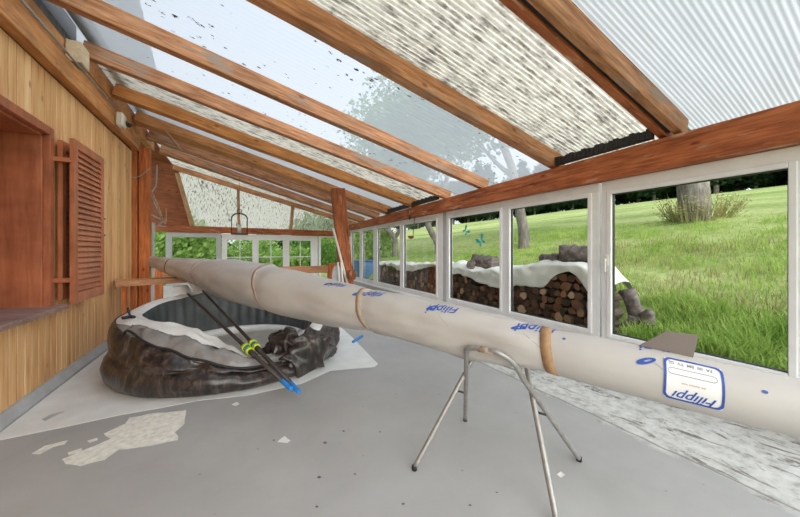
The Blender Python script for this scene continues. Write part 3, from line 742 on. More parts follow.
for s, w, mt, lean in STR:
    bm = bmesh.new(); rr = []
    for k in range(57):
        ph = 2 * math.pi * k / 56; l0 = s + lean * math.sin(ph)
        rr.append([bm.verts.new(bsurf(l0 + dl, ph, o_)) for dl, o_ in ((-w / 2, .0), (-w / 2, .005), (w / 2, .005), (w / 2, .0))])
    for q0, q1 in zip(rr, rr[1:]):
        for k in range(3): bm.faces.new((q0[k], q1[k], q1[k + 1], q0[k + 1]))
    local(link('strap', bm, M[mt], smooth=True), boat)
# end cap ring at the bow
bm = bmesh.new(); tube_bm(bm, [bsurf(Lb - .001, 2 * math.pi * k / 30, .002) for k in range(31)], .012, 6, cap=False)
local(link('bow_ball', bm, M['cable_grey']), boat)
# skeg fin on top of the upside-down hull
def find(u, v):
    best = None
    for i in range(120):
        L = lerp(-.2, Lb, i / 119)
        for k in range(60):
            ph = lerp(-1.6, 2.4, k / 59); q = proj(bsurf(L, ph)); e_ = (q[0] - u) ** 2 + (q[1] - v) ** 2 + q[2] * 2.0 + (1e5 if ph > 1.55 else 0)
            if best is None or e_ < best[0]: best = (e_, L, ph)
    _, L0, p0 = best; st = [Lb / 120, .07]
    for _ in range(18):
        for dl in (-1, 0, 1):
            for dp_ in (-1, 0, 1):
                L, ph = L0 + dl * st[0], p0 + dp_ * st[1]; q = proj(bsurf(L, ph)); e_ = (q[0] - u) ** 2 + (q[1] - v) ** 2 + q[2] * 2.0 + (1e5 if ph > 1.55 else 0)
                if e_ < best[0]: best = (e_, L, ph)
        L0, p0 = best[1], best[2]; st = [s_ * .72 for s_ in st]
    return L0, p0
La = Lof(636); Lc = Lof(691); pf = 1.5
def finp(L, hgt): return A8 + ax * L + upv * tab(L, BEND) + (sidev * math.cos(pf) + upv * math.sin(pf)) * (smooth_tab(L, RT) - .004) + (upv * .95 + sidev * .1) * hgt
bm = bmesh.new(); fp = [finp(La, 0), finp(lerp(La, Lc, .50), .125), finp(lerp(La, Lc, 1.06), .135), finp(Lc, 0)]
mid = (fp[0] + fp[3]) / 2
lo = [bm.verts.new(p + sidev * .005) for p in fp]; hi = [bm.verts.new(p - sidev * .005) for p in fp]
bm.faces.new(lo); bm.faces.new(hi[::-1])
for k in range(4): bm.faces.new((lo[k], lo[(k + 1) % 4], hi[(k + 1) % 4], hi[k]))
fn = local(link('fin', bm, M['fin']), boat); fn['label'] = 'grey-brown skeg fin'

# printing on the cover ---------------------------------------------
def text_tris(s, shear=.35, res=3):
    cu = bpy.data.curves.new('t', 'FONT'); cu.body = s; cu.shear = shear; cu.size = 1; cu.resolution_u = res; cu.align_x = 'CENTER'; cu.offset = .012
    ob = bpy.data.objects.new('t', cu); C.objects.link(ob)
    dg = bpy.context.evaluated_depsgraph_get(); me = ob.evaluated_get(dg).to_mesh()
    vs = [(v.co.x, v.co.y) for v in me.vertices]; fs = [tuple(p.vertices) for p in me.polygons]
    ob.evaluated_get(dg).to_mesh_clear(); C.objects.unlink(ob); bpy.data.objects.remove(ob); bpy.data.curves.remove(cu)
    return vs, fs
def on_cover(name, vs, fs, L0, p0, sx, sy, mat, rot=math.pi, off=.003, parent=boat):
    """map flat drawing to the cover: rot=pi puts it upside down as seen from the room"""
    bm = bmesh.new(); r = smooth_tab(L0, RT); V = [bm.verts.new((x * sx, y * sy, 0)) for x, y in vs]
    for f_ in fs:
        try: bm.faces.new([V[i] for i in f_])
        except ValueError: pass
    bmesh.ops.triangulate(bm, faces=bm.faces[:])
    for _ in range(4):
        es = [e_ for e_ in bm.edges if e_.calc_length() > .02]
        if not es: break
        bmesh.ops.subdivide_edges(bm, edges=es, cuts=1, use_grid_fill=False); bmesh.ops.triangulate(bm, faces=[f_ for f_ in bm.faces if len(f_.verts) > 3])
    for v in bm.verts:
        x, y = v.co.x, v.co.y
        X = x * math.cos(rot) - y * math.sin(rot); Y = x * math.sin(rot) + y * math.cos(rot)
        v.co = bsurf(L0 - X, p0 + Y / r, off)
    o = link(name, bm, mat); local(o, parent); return o
def ring_shape(poly_o, poly_i):
    n_ = len(poly_o); vs = list(poly_o) + list(poly_i); fs = [(k, (k + 1) % n_, n_ + (k + 1) % n_, n_ + k) for k in range(n_)]
    return vs, fs
def rrect(w, h, r, n_=6):
    out = []
    for cx, cy, a0_ in ((w - r, h - r, 0), (-w + r, h - r, 90), (-w + r, -h + r, 180), (w - r, -h + r, 270)):
        for k in range(n_ + 1):
            a = math.radians(a0_ + 90 * k / n_); out.append((cx + r * math.cos(a), cy + r * math.sin(a)))
    # extra points along the straight edges so the shape follows the hull
    dense = []
    for p, q in zip(out, out[1:] + out[:1]):
        m_ = max(1, int(math.dist(p, q) / .02))
        dense += [(lerp(p[0], q[0], k / m_), lerp(p[1], q[1], k / m_)) for k in range(m_)]
    return dense
Lm, pm = find(695, 384)
Ll, pl = find(664, 377); Lr, pr_ = find(725, 392)
pt, pq = pm + .80, pm - .74
hw = abs(Ll - Lr) / 2; hh = abs(pt - pq) * smooth_tab(Lm, RT) / 2
lc = (Ll + Lr) / 2
o_ = rrect(hw, hh, .028); k_ = (1 - .010 / hh); i_ = [(x * (1 - .010 / hw), y * k_) for x, y in o_]
bm = bmesh.new(); NX, NY = 24, 14; V = [[bm.verts.new(bsurf(lc + lerp(-hw, hw, i / NX) * .97, (pt + pq) / 2 + lerp(-hh, hh, j / NY) * .97 / smooth_tab(Lm, RT), .002)) for i in range(NX + 1)] for j in range(NY + 1)]
for j in range(NY):
    for i in range(NX): bm.faces.new((V[j][i], V[j][i + 1], V[j + 1][i + 1], V[j + 1][i]))
lab = local(link('printed_label', bm, M['white_pvc'], smooth=True), boat)
pc = (pt + pq) / 2
on_cover('label_border', *ring_shape(o_, i_), lc, pc, 1, 1, M['ink'], rot=0, off=.0035)
po = rrect(hw * .82, hh * .15, hh * .14); pi_ = [(x * .985, y * .82) for x, y in po]
rr_ = smooth_tab(Lm, RT)
on_cover('label_pill', *ring_shape(po, pi_), lc + .004, pc + hh * .33 / rr_, 1, 1, M['ink_grey'], rot=0, off=.0035)
v_, f_s = text_tris('Filippi', .45); on_cover('label_name', v_, f_s, lc - .01, pc - hh * .55 / rr_, hh * .62, hh * .62, M['ink'], off=.0035)
v_, f_s = text_tris('== ===== ===', 0); on_cover('label_line', v_, f_s, lc + .0, pc - hh * .10 / rr_, hh * .13, hh * .13, M['ink_red'], off=.0035)
v_, f_s = text_tris('FA  IIII  BM  TV  GL', 0); on_cover('label_marks', v_, f_s, lc + .01, pc + hh * .80 / rr_, hh * .19, hh * .22, M['ink_grey'], off=.0035)
WORD = text_tris('Filippi', .5)
def swirl(L0, p0, s):
    poly = [(math.cos(a) * s * 1.6, math.sin(a) * s * .55) for a in [2 * math.pi * k / 20 for k in range(20)]]
    inn = [(x * .40 + s * .3, y * .28) for x, y in poly]
    vs, fs = ring_shape(poly, inn); on_cover('cover_print', vs, fs, L0, p0, 1, 1, M['ink'], rot=.5)
def line_on(u0, v0, u1, v1):
    a, b = find(u0, v0), find(u1, v1); bm = bmesh.new(); V0, V1 = [], []
    for k in range(9):
        t = k / 8; V0.append(bm.verts.new(bsurf(lerp(a[0], b[0], t), lerp(a[1], b[1], t), .002))); V1.append(bm.verts.new(bsurf(lerp(a[0], b[0], t) + .006, lerp(a[1], b[1], t) + .01, .002)))
    for k in range(8): bm.faces.new((V0[k], V0[k + 1], V1[k + 1], V1[k]))
    local(link('cover_seam', bm, M['ink_grey']), boat)
for (u, v, us, vs_, sc) in [(442, 311, 432, 308, .125), (536, 329, 518, 328, .125), (371, 296, 357, 294, .12), (663, 350, 646, 361, .105), (335, 288, 328, 284, .09)]:
    a = find(u, v); on_cover('cover_print', WORD[0], WORD[1], a[0], a[1] + .30, sc * .85, sc * .85, M['ink'], rot=math.pi + .3)
    b = find(us, vs_); swirl(b[0], b[1], .03)
for q in ((438, 314, 449, 327), (523, 333, 546, 352), (655, 363, 664, 370), (240, 300, 262, 306)): line_on(*q)
for u, v in ((496, 319), (564, 339), (765, 392)):
    a = find(u, v); poly = [(math.cos(t) * .010, math.sin(t) * .008) for t in [2 * math.pi * k / 10 for k in range(10)]]
    on_cover('cover_print', poly, [tuple(range(10))], a[0], a[1], 1, 1, M['ink'], rot=0)

# ================================================================== TRESTLE
tr = tag(empty('folding_trestle', (1.68, 1.57, 0)), 'grey tubular steel folding trestle carrying the wrapped boat', 'trestle')
bdir = Vector((ax.x, ax.y, 0)).normalized(); nn = Vector((sidev.x, sidev.y, 0)).normalized(); ctr = Vector((1.68, 1.57, 0))
FL, FR, BL, BR = Vector((1.10, 1.81, .015)), Vector((1.58, 1.06, .015)), Vector((1.82, 2.11, .015)), Vector((2.21, 1.31, .015))
zt = .87
nearc = ctr + nn * .205 + Vector((0, 0, zt)); farc = ctr - nn * .205 + Vector((0, 0, zt))
def uframe(f0, f1, top, name='tube_frame'):
    a, b = top + bdir * .17, top - bdir * .10
    P = [f0, f0.lerp(a, .5), f0.lerp(a, .86), a.lerp(f0, .035) + Vector((0, 0, -.0)), a.lerp(b, .18), a.lerp(b, .5), a.lerp(b, .82), b.lerp(f1, .10) + Vector((0, 0, .015)), f1.lerp(b, .78), f1.lerp(b, .5), f1]
    return tube(name, catmull(P, 8), .0180, M['steel'], tr, seg=12)
uframe(BL, BR, nearc); uframe(FL, FR, farc)
tube('grip_sleeve', [nearc + bdir * .085, nearc - bdir * .02], .0200, M['strap'], tr, seg=12)
for f_ in (FL, FR, BL, BR): tube('rubber_foot', [f_ + Vector((0, 0, -.014)), f_ + Vector((0, 0, .014))], .0195, M['black'], tr, seg=10)
for f0, f1, b_ in ((FL, BL, .17), (FR, BR, -.10)):
    p = (f0.lerp(farc + bdir * b_, .5) + f1.lerp(nearc + bdir * b_, .5)) / 2
    tube('pivot_bolt', [p + bdir * .035, p - bdir * .035], .008, M['dark_metal'], tr, seg=8)

# ================================================================== POOL (slack inflatable spa)
pcx, pcy = 0.0, 5.15
# phi: 0 = +x, counter-clockwise. columns: phi, base r, bulge r, bulge z, top r(out), top z, inner top r, inner z, floor r
PT = [(-180, 1.40, 1.43, .24, 1.36, .68, 1.10, .70, 1.05),
      (-160, 1.42, 1.44, .20, 1.33, .66, 1.06, .70, 1.00),
      (-140, 1.44, 1.46, .16, 1.29, .58, .98, .68, .86),
      (-120, 1.44, 1.47, .14, 1.27, .46, .90, .62, .80),
      (-105, 1.44, 1.47, .13, 1.32, .35, .94, .50, .84),
      (-94, 1.44, 1.47, .13, 1.36, .27, 1.00, .42, .90),
      (-84, 1.45, 1.48, .12, 1.40, .22, 1.16, .29, .98),
      (-65, 1.46, 1.49, .12, 1.42, .21, 1.22, .26, 1.05),
      (-45, 1.46, 1.48, .16, 1.34, .36, 1.08, .38, .98),
      (-25, 1.46, 1.48, .20, 1.30, .42, 1.08, .40, 1.02),
      (-5, 1.46, 1.48, .22, 1.32, .44, 1.15, .42, 1.05),
      (20, 1.42, 1.46, .30, 1.36, .58, 1.16, .58, 1.06),
      (60, 1.40, 1.46, .36, 1.36, .78, 1.14, .78, 1.08),
      (100, 1.40, 1.46, .40, 1.36, .86, 1.13, .86, 1.08),
      (140, 1.40, 1.46, .38, 1.36, .76, 1.13, .76, 1.08),
      (180, 1.40, 1.43, .24, 1.36, .68, 1.10, .70, 1.05)]
def pcol(ph, c):
    for a, b in zip(PT, PT[1:]):
        if ph <= b[0]:
            t = (ph - a[0]) / (b[0] - a[0]); t = t * t * (3 - 2 * t); return lerp(a[c], b[c], t)
    return PT[-1][c]
pool = tag(empty('inflatable_pool', (pcx, pcy, 0)), 'half-collapsed round inflatable pool with dark wood-print sides and white rim', 'pool')
NP = 240
def plocal(ph, r, z):
    a = math.radians(ph); return Vector((r * math.cos(a), r * math.sin(a), z))
def wr(ph, z, s, f=1.0):
    a = math.radians(ph); return s * nz((math.cos(a) * 3.2 * f, math.sin(a) * 3.2 * f, z * 5 * f))
def pstrip(name, prof, mat, closed=True):
    bm = bmesh.new(); rows = []
    for i in range(NP):
        ph = -180 + 360 * i / NP
        rows.append([bm.verts.new(plocal(ph, *p)) for p in prof(ph)])
    for i in range(NP):
        a, b = rows[i], rows[(i + 1) % NP]
        for k in range(len(a) - 1): bm.faces.new((a[k], b[k], b[k + 1], a[k + 1]))
    return link(name, bm, mat, pool, smooth=True)
def slack(ph):                         # how collapsed: 0 standing .. 1 slack
    return tab(ph, [(-180, .2), (-150, .6), (-120, 1), (-20, 1), (10, .4), (40, 0), (150, 0), (180, .2)])
def skin_prof(ph):
    out = []; br, ur, uz, tr_, tz_ = (pcol(ph, c) for c in (1, 2, 3, 4, 5)); s = slack(ph)
    n_ = 20; w = min(1, .25 + s)
    for k in range(n_ + 1):
        t = k / n_
        if t < .45: q = t / .45; r1 = lerp(br - .02, ur, math.sin(q * math.pi / 2)); z1 = lerp(.005, uz, q)
        else: q = (t - .45) / .55; r1 = lerp(ur, tr_, q * q * .6 + q * .4); z1 = lerp(uz, tz_, math.sin(q * math.pi / 2 * .98))
        zc = min(uz * 1.9, tz_ * .8); rc = ur - .075
        if t < .5: a = lerp(-90, 88, t / .5); r2 = br - .06 + .10 * math.cos(math.radians(a)); z2 = .004 + zc / 2 * (1 + math.sin(math.radians(a)))
        else: q = (t - .5) / .5; r2 = lerp(rc, tr_, q) + .05 * math.sin(math.pi * q); z2 = lerp(zc, tz_, q)
        r, z = lerp(r1, r2, w), lerp(z1, z2, w)
        am = .035 * s * math.sin(math.pi * min(1, t * 1.15))
        r += wr(ph, t, am * 1.6) + wr(ph, t, am, 2.6); z += wr(ph + 40, t, am * .8, 2.0) * (t > .2)
        if t > .5: r += -.11 * math.sin(math.pi * (t - .5) * 2) * (math.exp(-((ph + 106) / 5) ** 2) - .5 * math.exp(-((ph + 117) / 7) ** 2)) - .05 * math.sin(math.pi * (t - .5) * 2) * math.exp(-((ph + 138) / 5) ** 2)
        out.append((r, max(.004, z)))
    return out
pstrip('wood_print_side', skin_prof, M['pool_skin'])
def top_prof(ph):
    tr_, tz_, ir, iz = (pcol(ph, c) for c in (4, 5, 6, 7)); s = slack(ph); out = []
    base = skin_prof(ph)[-1]
    for k in range(7):
        t = k / 6; r = lerp(base[0], ir, t); z = lerp(base[1] - .012, iz, t) + .045 * math.sin(math.pi * t) + wr(ph, t, .03 * s, 1.6)
        out.append((r, z))
    return out
def silver(ph): return tab(ph, [(-165, .06), (-145, .35), (-110, .50), (-75, .55), (-50, .5), (-35, .06)])
def cut(ph, t0, t1):
    P = top_prof(ph); out = []
    for k in range(7):
        x = lerp(t0, t1, k / 6) * 6; i = min(5, int(x)); f_ = x - i
        out.append((lerp(P[i][0], P[i + 1][0], f_), lerp(P[i][1], P[i + 1][1], f_)))
    return out
def silver_prof(ph):
    P = cut(ph, 0, silver(ph)); s_ = .036 if -150 < ph < -45 else 0
    return [(r + wr(ph, k, s_, 3.2), z + s_ * 1.2 * math.sin(math.pi * k / 6) + wr(ph + 9, k * .6, s_ * 1.4, 3.4)) for k, (r, z) in enumerate(P)]
pstrip('slack_fold', silver_prof, M['pool_fold'])
pstrip('white_rim', lambda ph: cut(ph, silver(ph), 1), M['pool_white'])
def inner_prof(ph):
    ir, iz, fr = (pcol(ph, c) for c in (6, 7, 8)); s = slack(ph); out = []
    rib = .035 * abs(math.sin(math.radians(ph) * 22)) * (1 - s * .8)
    b0 = top_prof(ph)[-1]
    for k in range(9):
        t = k / 8; r = lerp(b0[0], fr, t) - rib * math.sin(math.pi * t) + wr(ph, t, .03 * s * math.sin(math.pi * t), 2); z = lerp(b0[1], .05, t)
        out.append((r, z))
    return out
pstrip('ribbed_liner', inner_prof, M['pool_liner'])
bm = bmesh.new(); ct = bm.verts.new((0, 0, .07)); prev = None; rings = []
for k in range(1, 9):
    rings.append([bm.verts.new(plocal(ph, (pcol(ph, 8) + .01) * k / 8, .055 + .03 * nz((math.cos(math.radians(ph)) * k * .6, math.sin(math.radians(ph)) * k * .6, 2)))) for ph in [-180 + 360 * i / 120 for i in range(120)]])
for i in range(120): bm.faces.new((ct, rings[0][i], rings[0][(i + 1) % 120]))
for a, b in zip(rings, rings[1:]):
    for i in range(120): bm.faces.new((a[i], a[(i + 1) % 120], b[(i + 1) % 120], b[i]))
link('floor_mat', bm, M['pool_floor'], pool, smooth=True)
# slack silver-grey fold lying over the slumped front rim
def drape(name, P, W_, mat, thick=.02, seed=0, amp=.03):
    C_ = catmull([Vector(p) - Vector((pcx, pcy, 0)) for p in P], 10); bm = bmesh.new(); rows = []
    for i, p in enumerate(C_):
        t = i / (len(C_) - 1); tg = (C_[min(i + 1, len(C_) - 1)] - C_[max(i - 1, 0)]); sd = Vector((-tg.y, tg.x, 0)).normalized()
        w = tab(t, W_); row = []
        for k in range(13):
            s = lerp(-1, 1, k / 12); q = p + sd * s * w
            q.z += -.06 * s * s + amp * nz((q.x * 7, q.y * 7, seed)) + amp * .5 * nz((q.x * 15, q.y * 15, seed + 4))
            row.append(bm.verts.new(q))
        rows.append(row)
    for a, b in zip(rows, rows[1:]):
        for k in range(12): bm.faces.new((a[k], a[k + 1], b[k + 1], b[k]))
    o = link(name, bm, mat, pool, smooth=True)
    return o
bm = bmesh.new(); ringp = [plocal(ph, pcol(ph, 8) - .06, .10) for ph in range(15, 206, 4)]
tube_bm(bm, ringp, .075, 10); link('white_step', bm, M['pool_white'], pool)
# dark folded heap on the right
def heap(name, cpx, d, rx, ry, rz, mat, seed, rot=0):
    c = atd(cpx[0], cpx[1], d) - Vector((pcx, pcy, 0)); bm = bmesh.new()
    bmesh.ops.create_icosphere(bm, subdivisions=5, radius=1)
    for v in bm.verts:
        q = v.co.copy(); n_ = .30 * nz((q.x * 1.1, q.y * 1.1, q.z * 1.1 + seed)) + .34 * (1 - min(1, abs(nz((q.x * 1.3 + q.z * 1.0, q.y * 1.3, q.z * .5 + seed + 5)) * 4))) - .1
        q *= 1 + n_; q = Vector((q.x * rx, q.y * ry, q.z * rz)); q.rotate(Matrix.Rotation(rot, 3, 'Z'))
        v.co = q + c
        if v.co.z < .012: v.co.z = .012
    link(name, bm, mat, pool, smooth=True)
heap('folded_side', (308, 353), 3.95, .40, .20, .27, M['pool_skin'], 3, .55)
heap('folded_side', (283, 349), 3.85, .17, .20, .23, M['pool_skin'], 9, .9)
# hoses and grab handle
def hose(P, r=.012, name='hose'):
    bm = bmesh.new(); tube_bm(bm, catmull([Vector(p) - Vector((pcx, pcy, 0)) for p in P], 8), r, 8); link(name, bm, M['black'], pool)
def prim(ph, up_=.02):
    r, z = skin_prof(ph)[-1]; return plocal(ph, r + .012, z + up_) + Vector((pcx, pcy, 0))
hose([prim(-150, -.06), prim(-146, .05), prim(-140, .04)] + [prim(a, .008) for a in range(-135, -66, 8)], .013)
vp = plocal(-163, 1.20, .735) + Vector((pcx, pcy, 0))
hose([vp + Vector((-.06, -.05, 0)), vp, vp + Vector((.05, -.06, .0))], .020, 'valve'); hose([vp, vp + Vector((-.03, .02, .11))], .012, 'valve')
hose([atd(206, 293, 5.0), atd(190, 296, 4.9), atd(182, 288, 5.4), atd(196, 291, 5.2)], .005)

# white ground sheet under the pool
bm = bmesh.new(); SP = [(-30, 450), (0, 440), (60, 428), (120, 415), (160, 408), (196, 401), (250, 395), (300, 384), (330, 371), (372, 361), (374, 367), (378, 364), (352, 337), (330, 318), (250, 300), (165, 303), (112, 345), (108, 350), (60, 384), (44, 393), (-10, 425)]
P = [onZ(u, v, .004) for u, v in SP]
vs = [bm.verts.new((max(p.x, XL + .08), p.y, .004 + .003 * random.random())) for p in P]; bm.faces.new(vs); bmesh.ops.triangulate(bm, faces=bm.faces[:])
r_ = bmesh.ops.extrude_face_region(bm, geom=bm.faces[:]); bmesh.ops.translate(bm, vec=(0, 0, -.003), verts=[g for g in r_['geom'] if isinstance(g, bmesh.types.BMVert)])
gs = tag(link('ground_sheet', bm, M['floor_sheet']), 'white plastic ground sheet spread under the collapsed pool', 'sheet')
floor_patch('grey_stain', [(42, 419), (52, 414), (66, 411), (54, 417), (46, 421)], M['frame_grey'], z=.0085, n_=3, parent=gs)

# oars lying across the pool rim
def oar(g0, g1, c_, label, d0, d1, blade=True):
    a, b = atd(*g0, d0), atd(*g1, d1); L = (b - a).length; t = (b - a).normalized()
    root = tag(empty('rowing_oar', a), label, 'oar')
    tube('shaft', [a + t * .16, a + t * L], .021, M['carbon'], root, seg=12, radii=[.024, .017])
    tube('grip', catmull([a, a + t * .05, a + t * .17], 4), .024, M['blue'], root, seg=12)
    q = None
    for k in range(1, 400):
        p = a + t * (L * k / 400)
        if proj(p)[1] <= c_: q = L * k / 400; break
    tube('sleeve', [a + t * (q - .20), a + t * (q + .12)], .030, M['carbon'], root, seg=12)
    for dk, mt, rr, ln in ((-.075, 'yellow', .044, .045), (-.03, 'teal', .040, .05), (.02, 'yellow', .048, .045)):
        cb = tube('collar', [a + t * (q + dk), a + t * (q + dk + ln)], rr, M[mt], root, seg=14)
    if blade:
        bm = bmesh.new(); sd = t.cross(Vector((0, 0, 1))).normalized(); up_ = sd.cross(t); rows = []
        for s_, w0, w1 in ((0, .02, .02), (.1, .05, .06), (.25, .09, .11), (.42, .10, .12), (.46, .09, .11)):
            p = a + t * (L - .03 + s_); dp2 = up_ * (.05 * math.sin(s_ / .46 * math.pi))
            rows.append([bm.verts.new(p + sd * w - dp2 * (1 - abs(w) * 4) + up_ * e2) for w, e2 in ((-w0, .004), (0, .004), (w1, .004), (w1, -.004), (0, -.004), (-w0, -.004))])
        for r0_, r1_ in zip(rows, rows[1:]):
            for k in range(6): bm.faces.new((r0_[k], r0_[(k + 1) % 6], r1_[(k + 1) % 6], r1_[k]))
        bm.faces.new(rows[0]); bm.faces.new(rows[-1])
        bl = link('blade', bm, M['white_plastic'], smooth=True); local(bl, root)
oar((291, 389), (188, 294), 349, 'left of the two dark oars with blue grips lying across the pool', 2.98, 4.75)
oar((299, 392), (203, 291), 345, 'right of the two dark oars with blue grips lying across the pool', 3.02, 4.85)
p = onZ(353, 342, .02); q = onZ(362, 336, .02)
tag(tube('blue_grip_end', [p, q], .022, M['blue'], seg=12), 'short blue handle lying on the white sheet behind the pool', 'handle')

# ================================================================== SMALL INDOOR THINGS
tag(tube('conduit', [(XL + .128, -1.4, 3.735), (XL + .128, 6.42, 3.835)], .014, M['cable_grey'], seg=8), 'grey cable conduit running along the top of the wall beam', 'conduit')
jc = Vector((XL + .115, 6.52, 3.70))
jb = tag(empty('wall_lamp', jc), 'small white lamp box at the end of the conduit under the roof', 'lamp')
bm = bmesh.new(); box(bm, -.0, .10, -.09, .09, -.13, .09, bev=.02); link('housing', bm, M['white_plastic'], jb)
bm = bmesh.new(); tube_bm(bm, [(.07, .05, -.02), (.15, .10, -.06)], .035, 12); link('sensor_head', bm, M['black'], jb)
# hanging lantern
lc_ = onY(239.5, 234, 9.9); s_ = 6.5 * 0.0296 * 1.0
ln = tag(empty('lantern', lc_), 'black wire lantern with arched top hanging before the gable sheet', 'lantern')
bm = bmesh.new(); lw_, lh_ = .20, .62
for x in (-lw_, lw_):
    for y in (-.12, .12): tube_bm(bm, [(x, y, 0), (x, y, lh_ * .74)], .012, 6)
for y in (-.12, .12):
    tube_bm(bm, [(math.cos(a) * lw_, y, lh_ * .74 + math.sin(a) * .14) for a in [math.pi * k / 10 for k in range(11)]], .012, 6)
box(bm, -lw_ - .02, lw_ + .02, -.14, .14, -.02, .02); link('cage', bm, M['dark_metal'], ln)
bm = bmesh.new(); tube_bm(bm, [(0, 0, .02), (0, 0, .28)], .05, 12); link('candle', bm, M['white_plastic'], ln)
bm = bmesh.new(); tube_bm(bm, [(math.cos(a) * .06, 0, lh_ * .74 + .20 + math.sin(a) * .06) for a in [2 * math.pi * k / 12 for k in range(13)]], .010, 6, cap=False); link('ring', bm, M['dark_metal'], ln)
bm = bmesh.new(); zt_ = zroof(lc_.x, 9.9) - lc_.z
tube_bm(bm, [(0, 0, lh_ * .74 + .25), (0, 0, zt_ + .02)], .004, 5); link('wire', bm, M['dark_metal'], ln)
# loose cables by the post
def cable(P, label, r=.012, mat='cable_grey'): tag(tube('cable', catmull(P, 8), r, M[mat], seg=6), label, 'cable')
cable([onY(132, 150, 7.85), onY(131, 175, 7.85), onY(140, 176, 7.85), onY(150, 168, 7.86)], 'thin grey cable looped across the double post near its top', .008)
cable([onY(157, 165, 8.3), onY(156, 185, 8.3), onY(152, 195, 8.3), onY(160, 215, 8.3), onY(164, 222, 8.3)], 'pale cable dangling behind the double post', .014)
cable([onY(150, 188, 8.2), onY(158, 206, 8.2), onY(165, 224, 8.2), onY(166, 208, 8.2)], 'brown hooked cable hanging beside the dark gable panel', .016, 'stud')
cable([onY(152, 215, 8.25), onY(160, 219, 8.25), onY(166, 220, 8.25), onY(158, 225, 8.25), onY(166, 227, 8.25)], 'tangle of grey cable above the far corner', .02)
# copper pan and small hook on the eaves beam
pc_ = onX(411, 236, 3.96)
pn = tag(empty('copper_ladle', pc_), 'copper ladle hanging from the red beam in front of a window', 'ladle')
bm = bmesh.new(); rings = []
for k in range(7):
    a = math.pi / 2 * k / 6; rings.append([bm.verts.new((.07 * math.cos(t) * math.sin(a + .001), .115 * math.sin(t) * math.sin(a + .001), -.075 * math.cos(a))) for t in [2 * math.pi * j / 16 for j in range(16)]])
for a, b in zip(rings, rings[1:]):
    for j in range(16): bm.faces.new((a[j], a[(j + 1) % 16], b[(j + 1) % 16], b[j]))
bo = link('bowl', bm, M['copper'], pn, smooth=True); sm_ = bo.modifiers.new('s', 'SOLIDIFY'); sm_.thickness = .006
bm = bmesh.new(); tube_bm(bm, [(0, -.10, -.02), (.02, -.10, .2), (.055, -.10, .50)], .009, 8); link('handle', bm, M['dark_metal'], pn)
hk = onX(409, 215, 3.98)
hb = tag(empty('small_hanger', hk), 'small dark clip hanging on the red beam left of the ladle', 'clip')
bm = bmesh.new(); box(bm, 0, .03, -.03, .03, -.12, 0, bev=.008); link('clip_body', bm, M['dark_metal'], hb)
bm = bmesh.new(); tube_bm(bm, [(.01, 0, 0), (.03, 0, .12)], .006, 6); link('hook', bm, M['cable_grey'], hb)
# butterfly stickers on the glass
def butterfly(u, v, ang, sc, label):
    c = onX(u, v, XR - .003); bm = bmesh.new()
    for sgn in (-1, 1):
        for pts in ([(0.01, 0), (.05, .09), (.10, .10), (.095, .04), (.04, -.005)], [(.01, 0), (.06, -.02), (.075, -.07), (.035, -.075)]):
            V0 = []
            for a, b in pts:
                a, b = a * sgn * sc, b * sc; V0.append((a * math.cos(ang) - b * math.sin(ang), a * math.sin(ang) + b * math.cos(ang)))
            lo = [bm.verts.new((-.001, a, b)) for a, b in V0]; hi = [bm.verts.new((-.003, a, b)) for a, b in V0]
            bm.faces.new(lo); bm.faces.new(hi[::-1])
            for k in range(len(lo)): bm.faces.new((lo[k], lo[(k + 1) % len(lo)], hi[(k + 1) % len(lo)], hi[k]))
    o = link('butterfly_sticker', bm, M['turq']); o.location = c; tag(o, label, 'sticker')
butterfly(466, 231, .9, 1.0, 'upper left turquoise butterfly sticker on the window glass')
butterfly(481, 241, -.6, 1.15, 'lower right turquoise butterfly sticker on the window glass')

# ================================================================== OUTSIDE
# weathered gable of the house above the roof
bm = bmesh.new(); prism(bm, [(-3, 4.34), (8.95, 4.34), (8.8, 5.28), (7.0, 6.1), (3, 8.2), (-3, 8.2)], 'x', -1.75, -1.55)
box(bm, -2.06, -1.94, -1.5, 5.75, 4.02, 4.62)
for k in range(40):
    y = -2.9 + k * .28
    if y < 8.4: box(bm, -1.552, -1.535, y, y + .02, 4.6, min(8.15, 9.66 - .51 * y) if y > 3 else 8.15)
tag(link('house_gable', bm, M['grey_board']), 'weathered grey boarded house gable seen through the clear roof sheet', 'house')

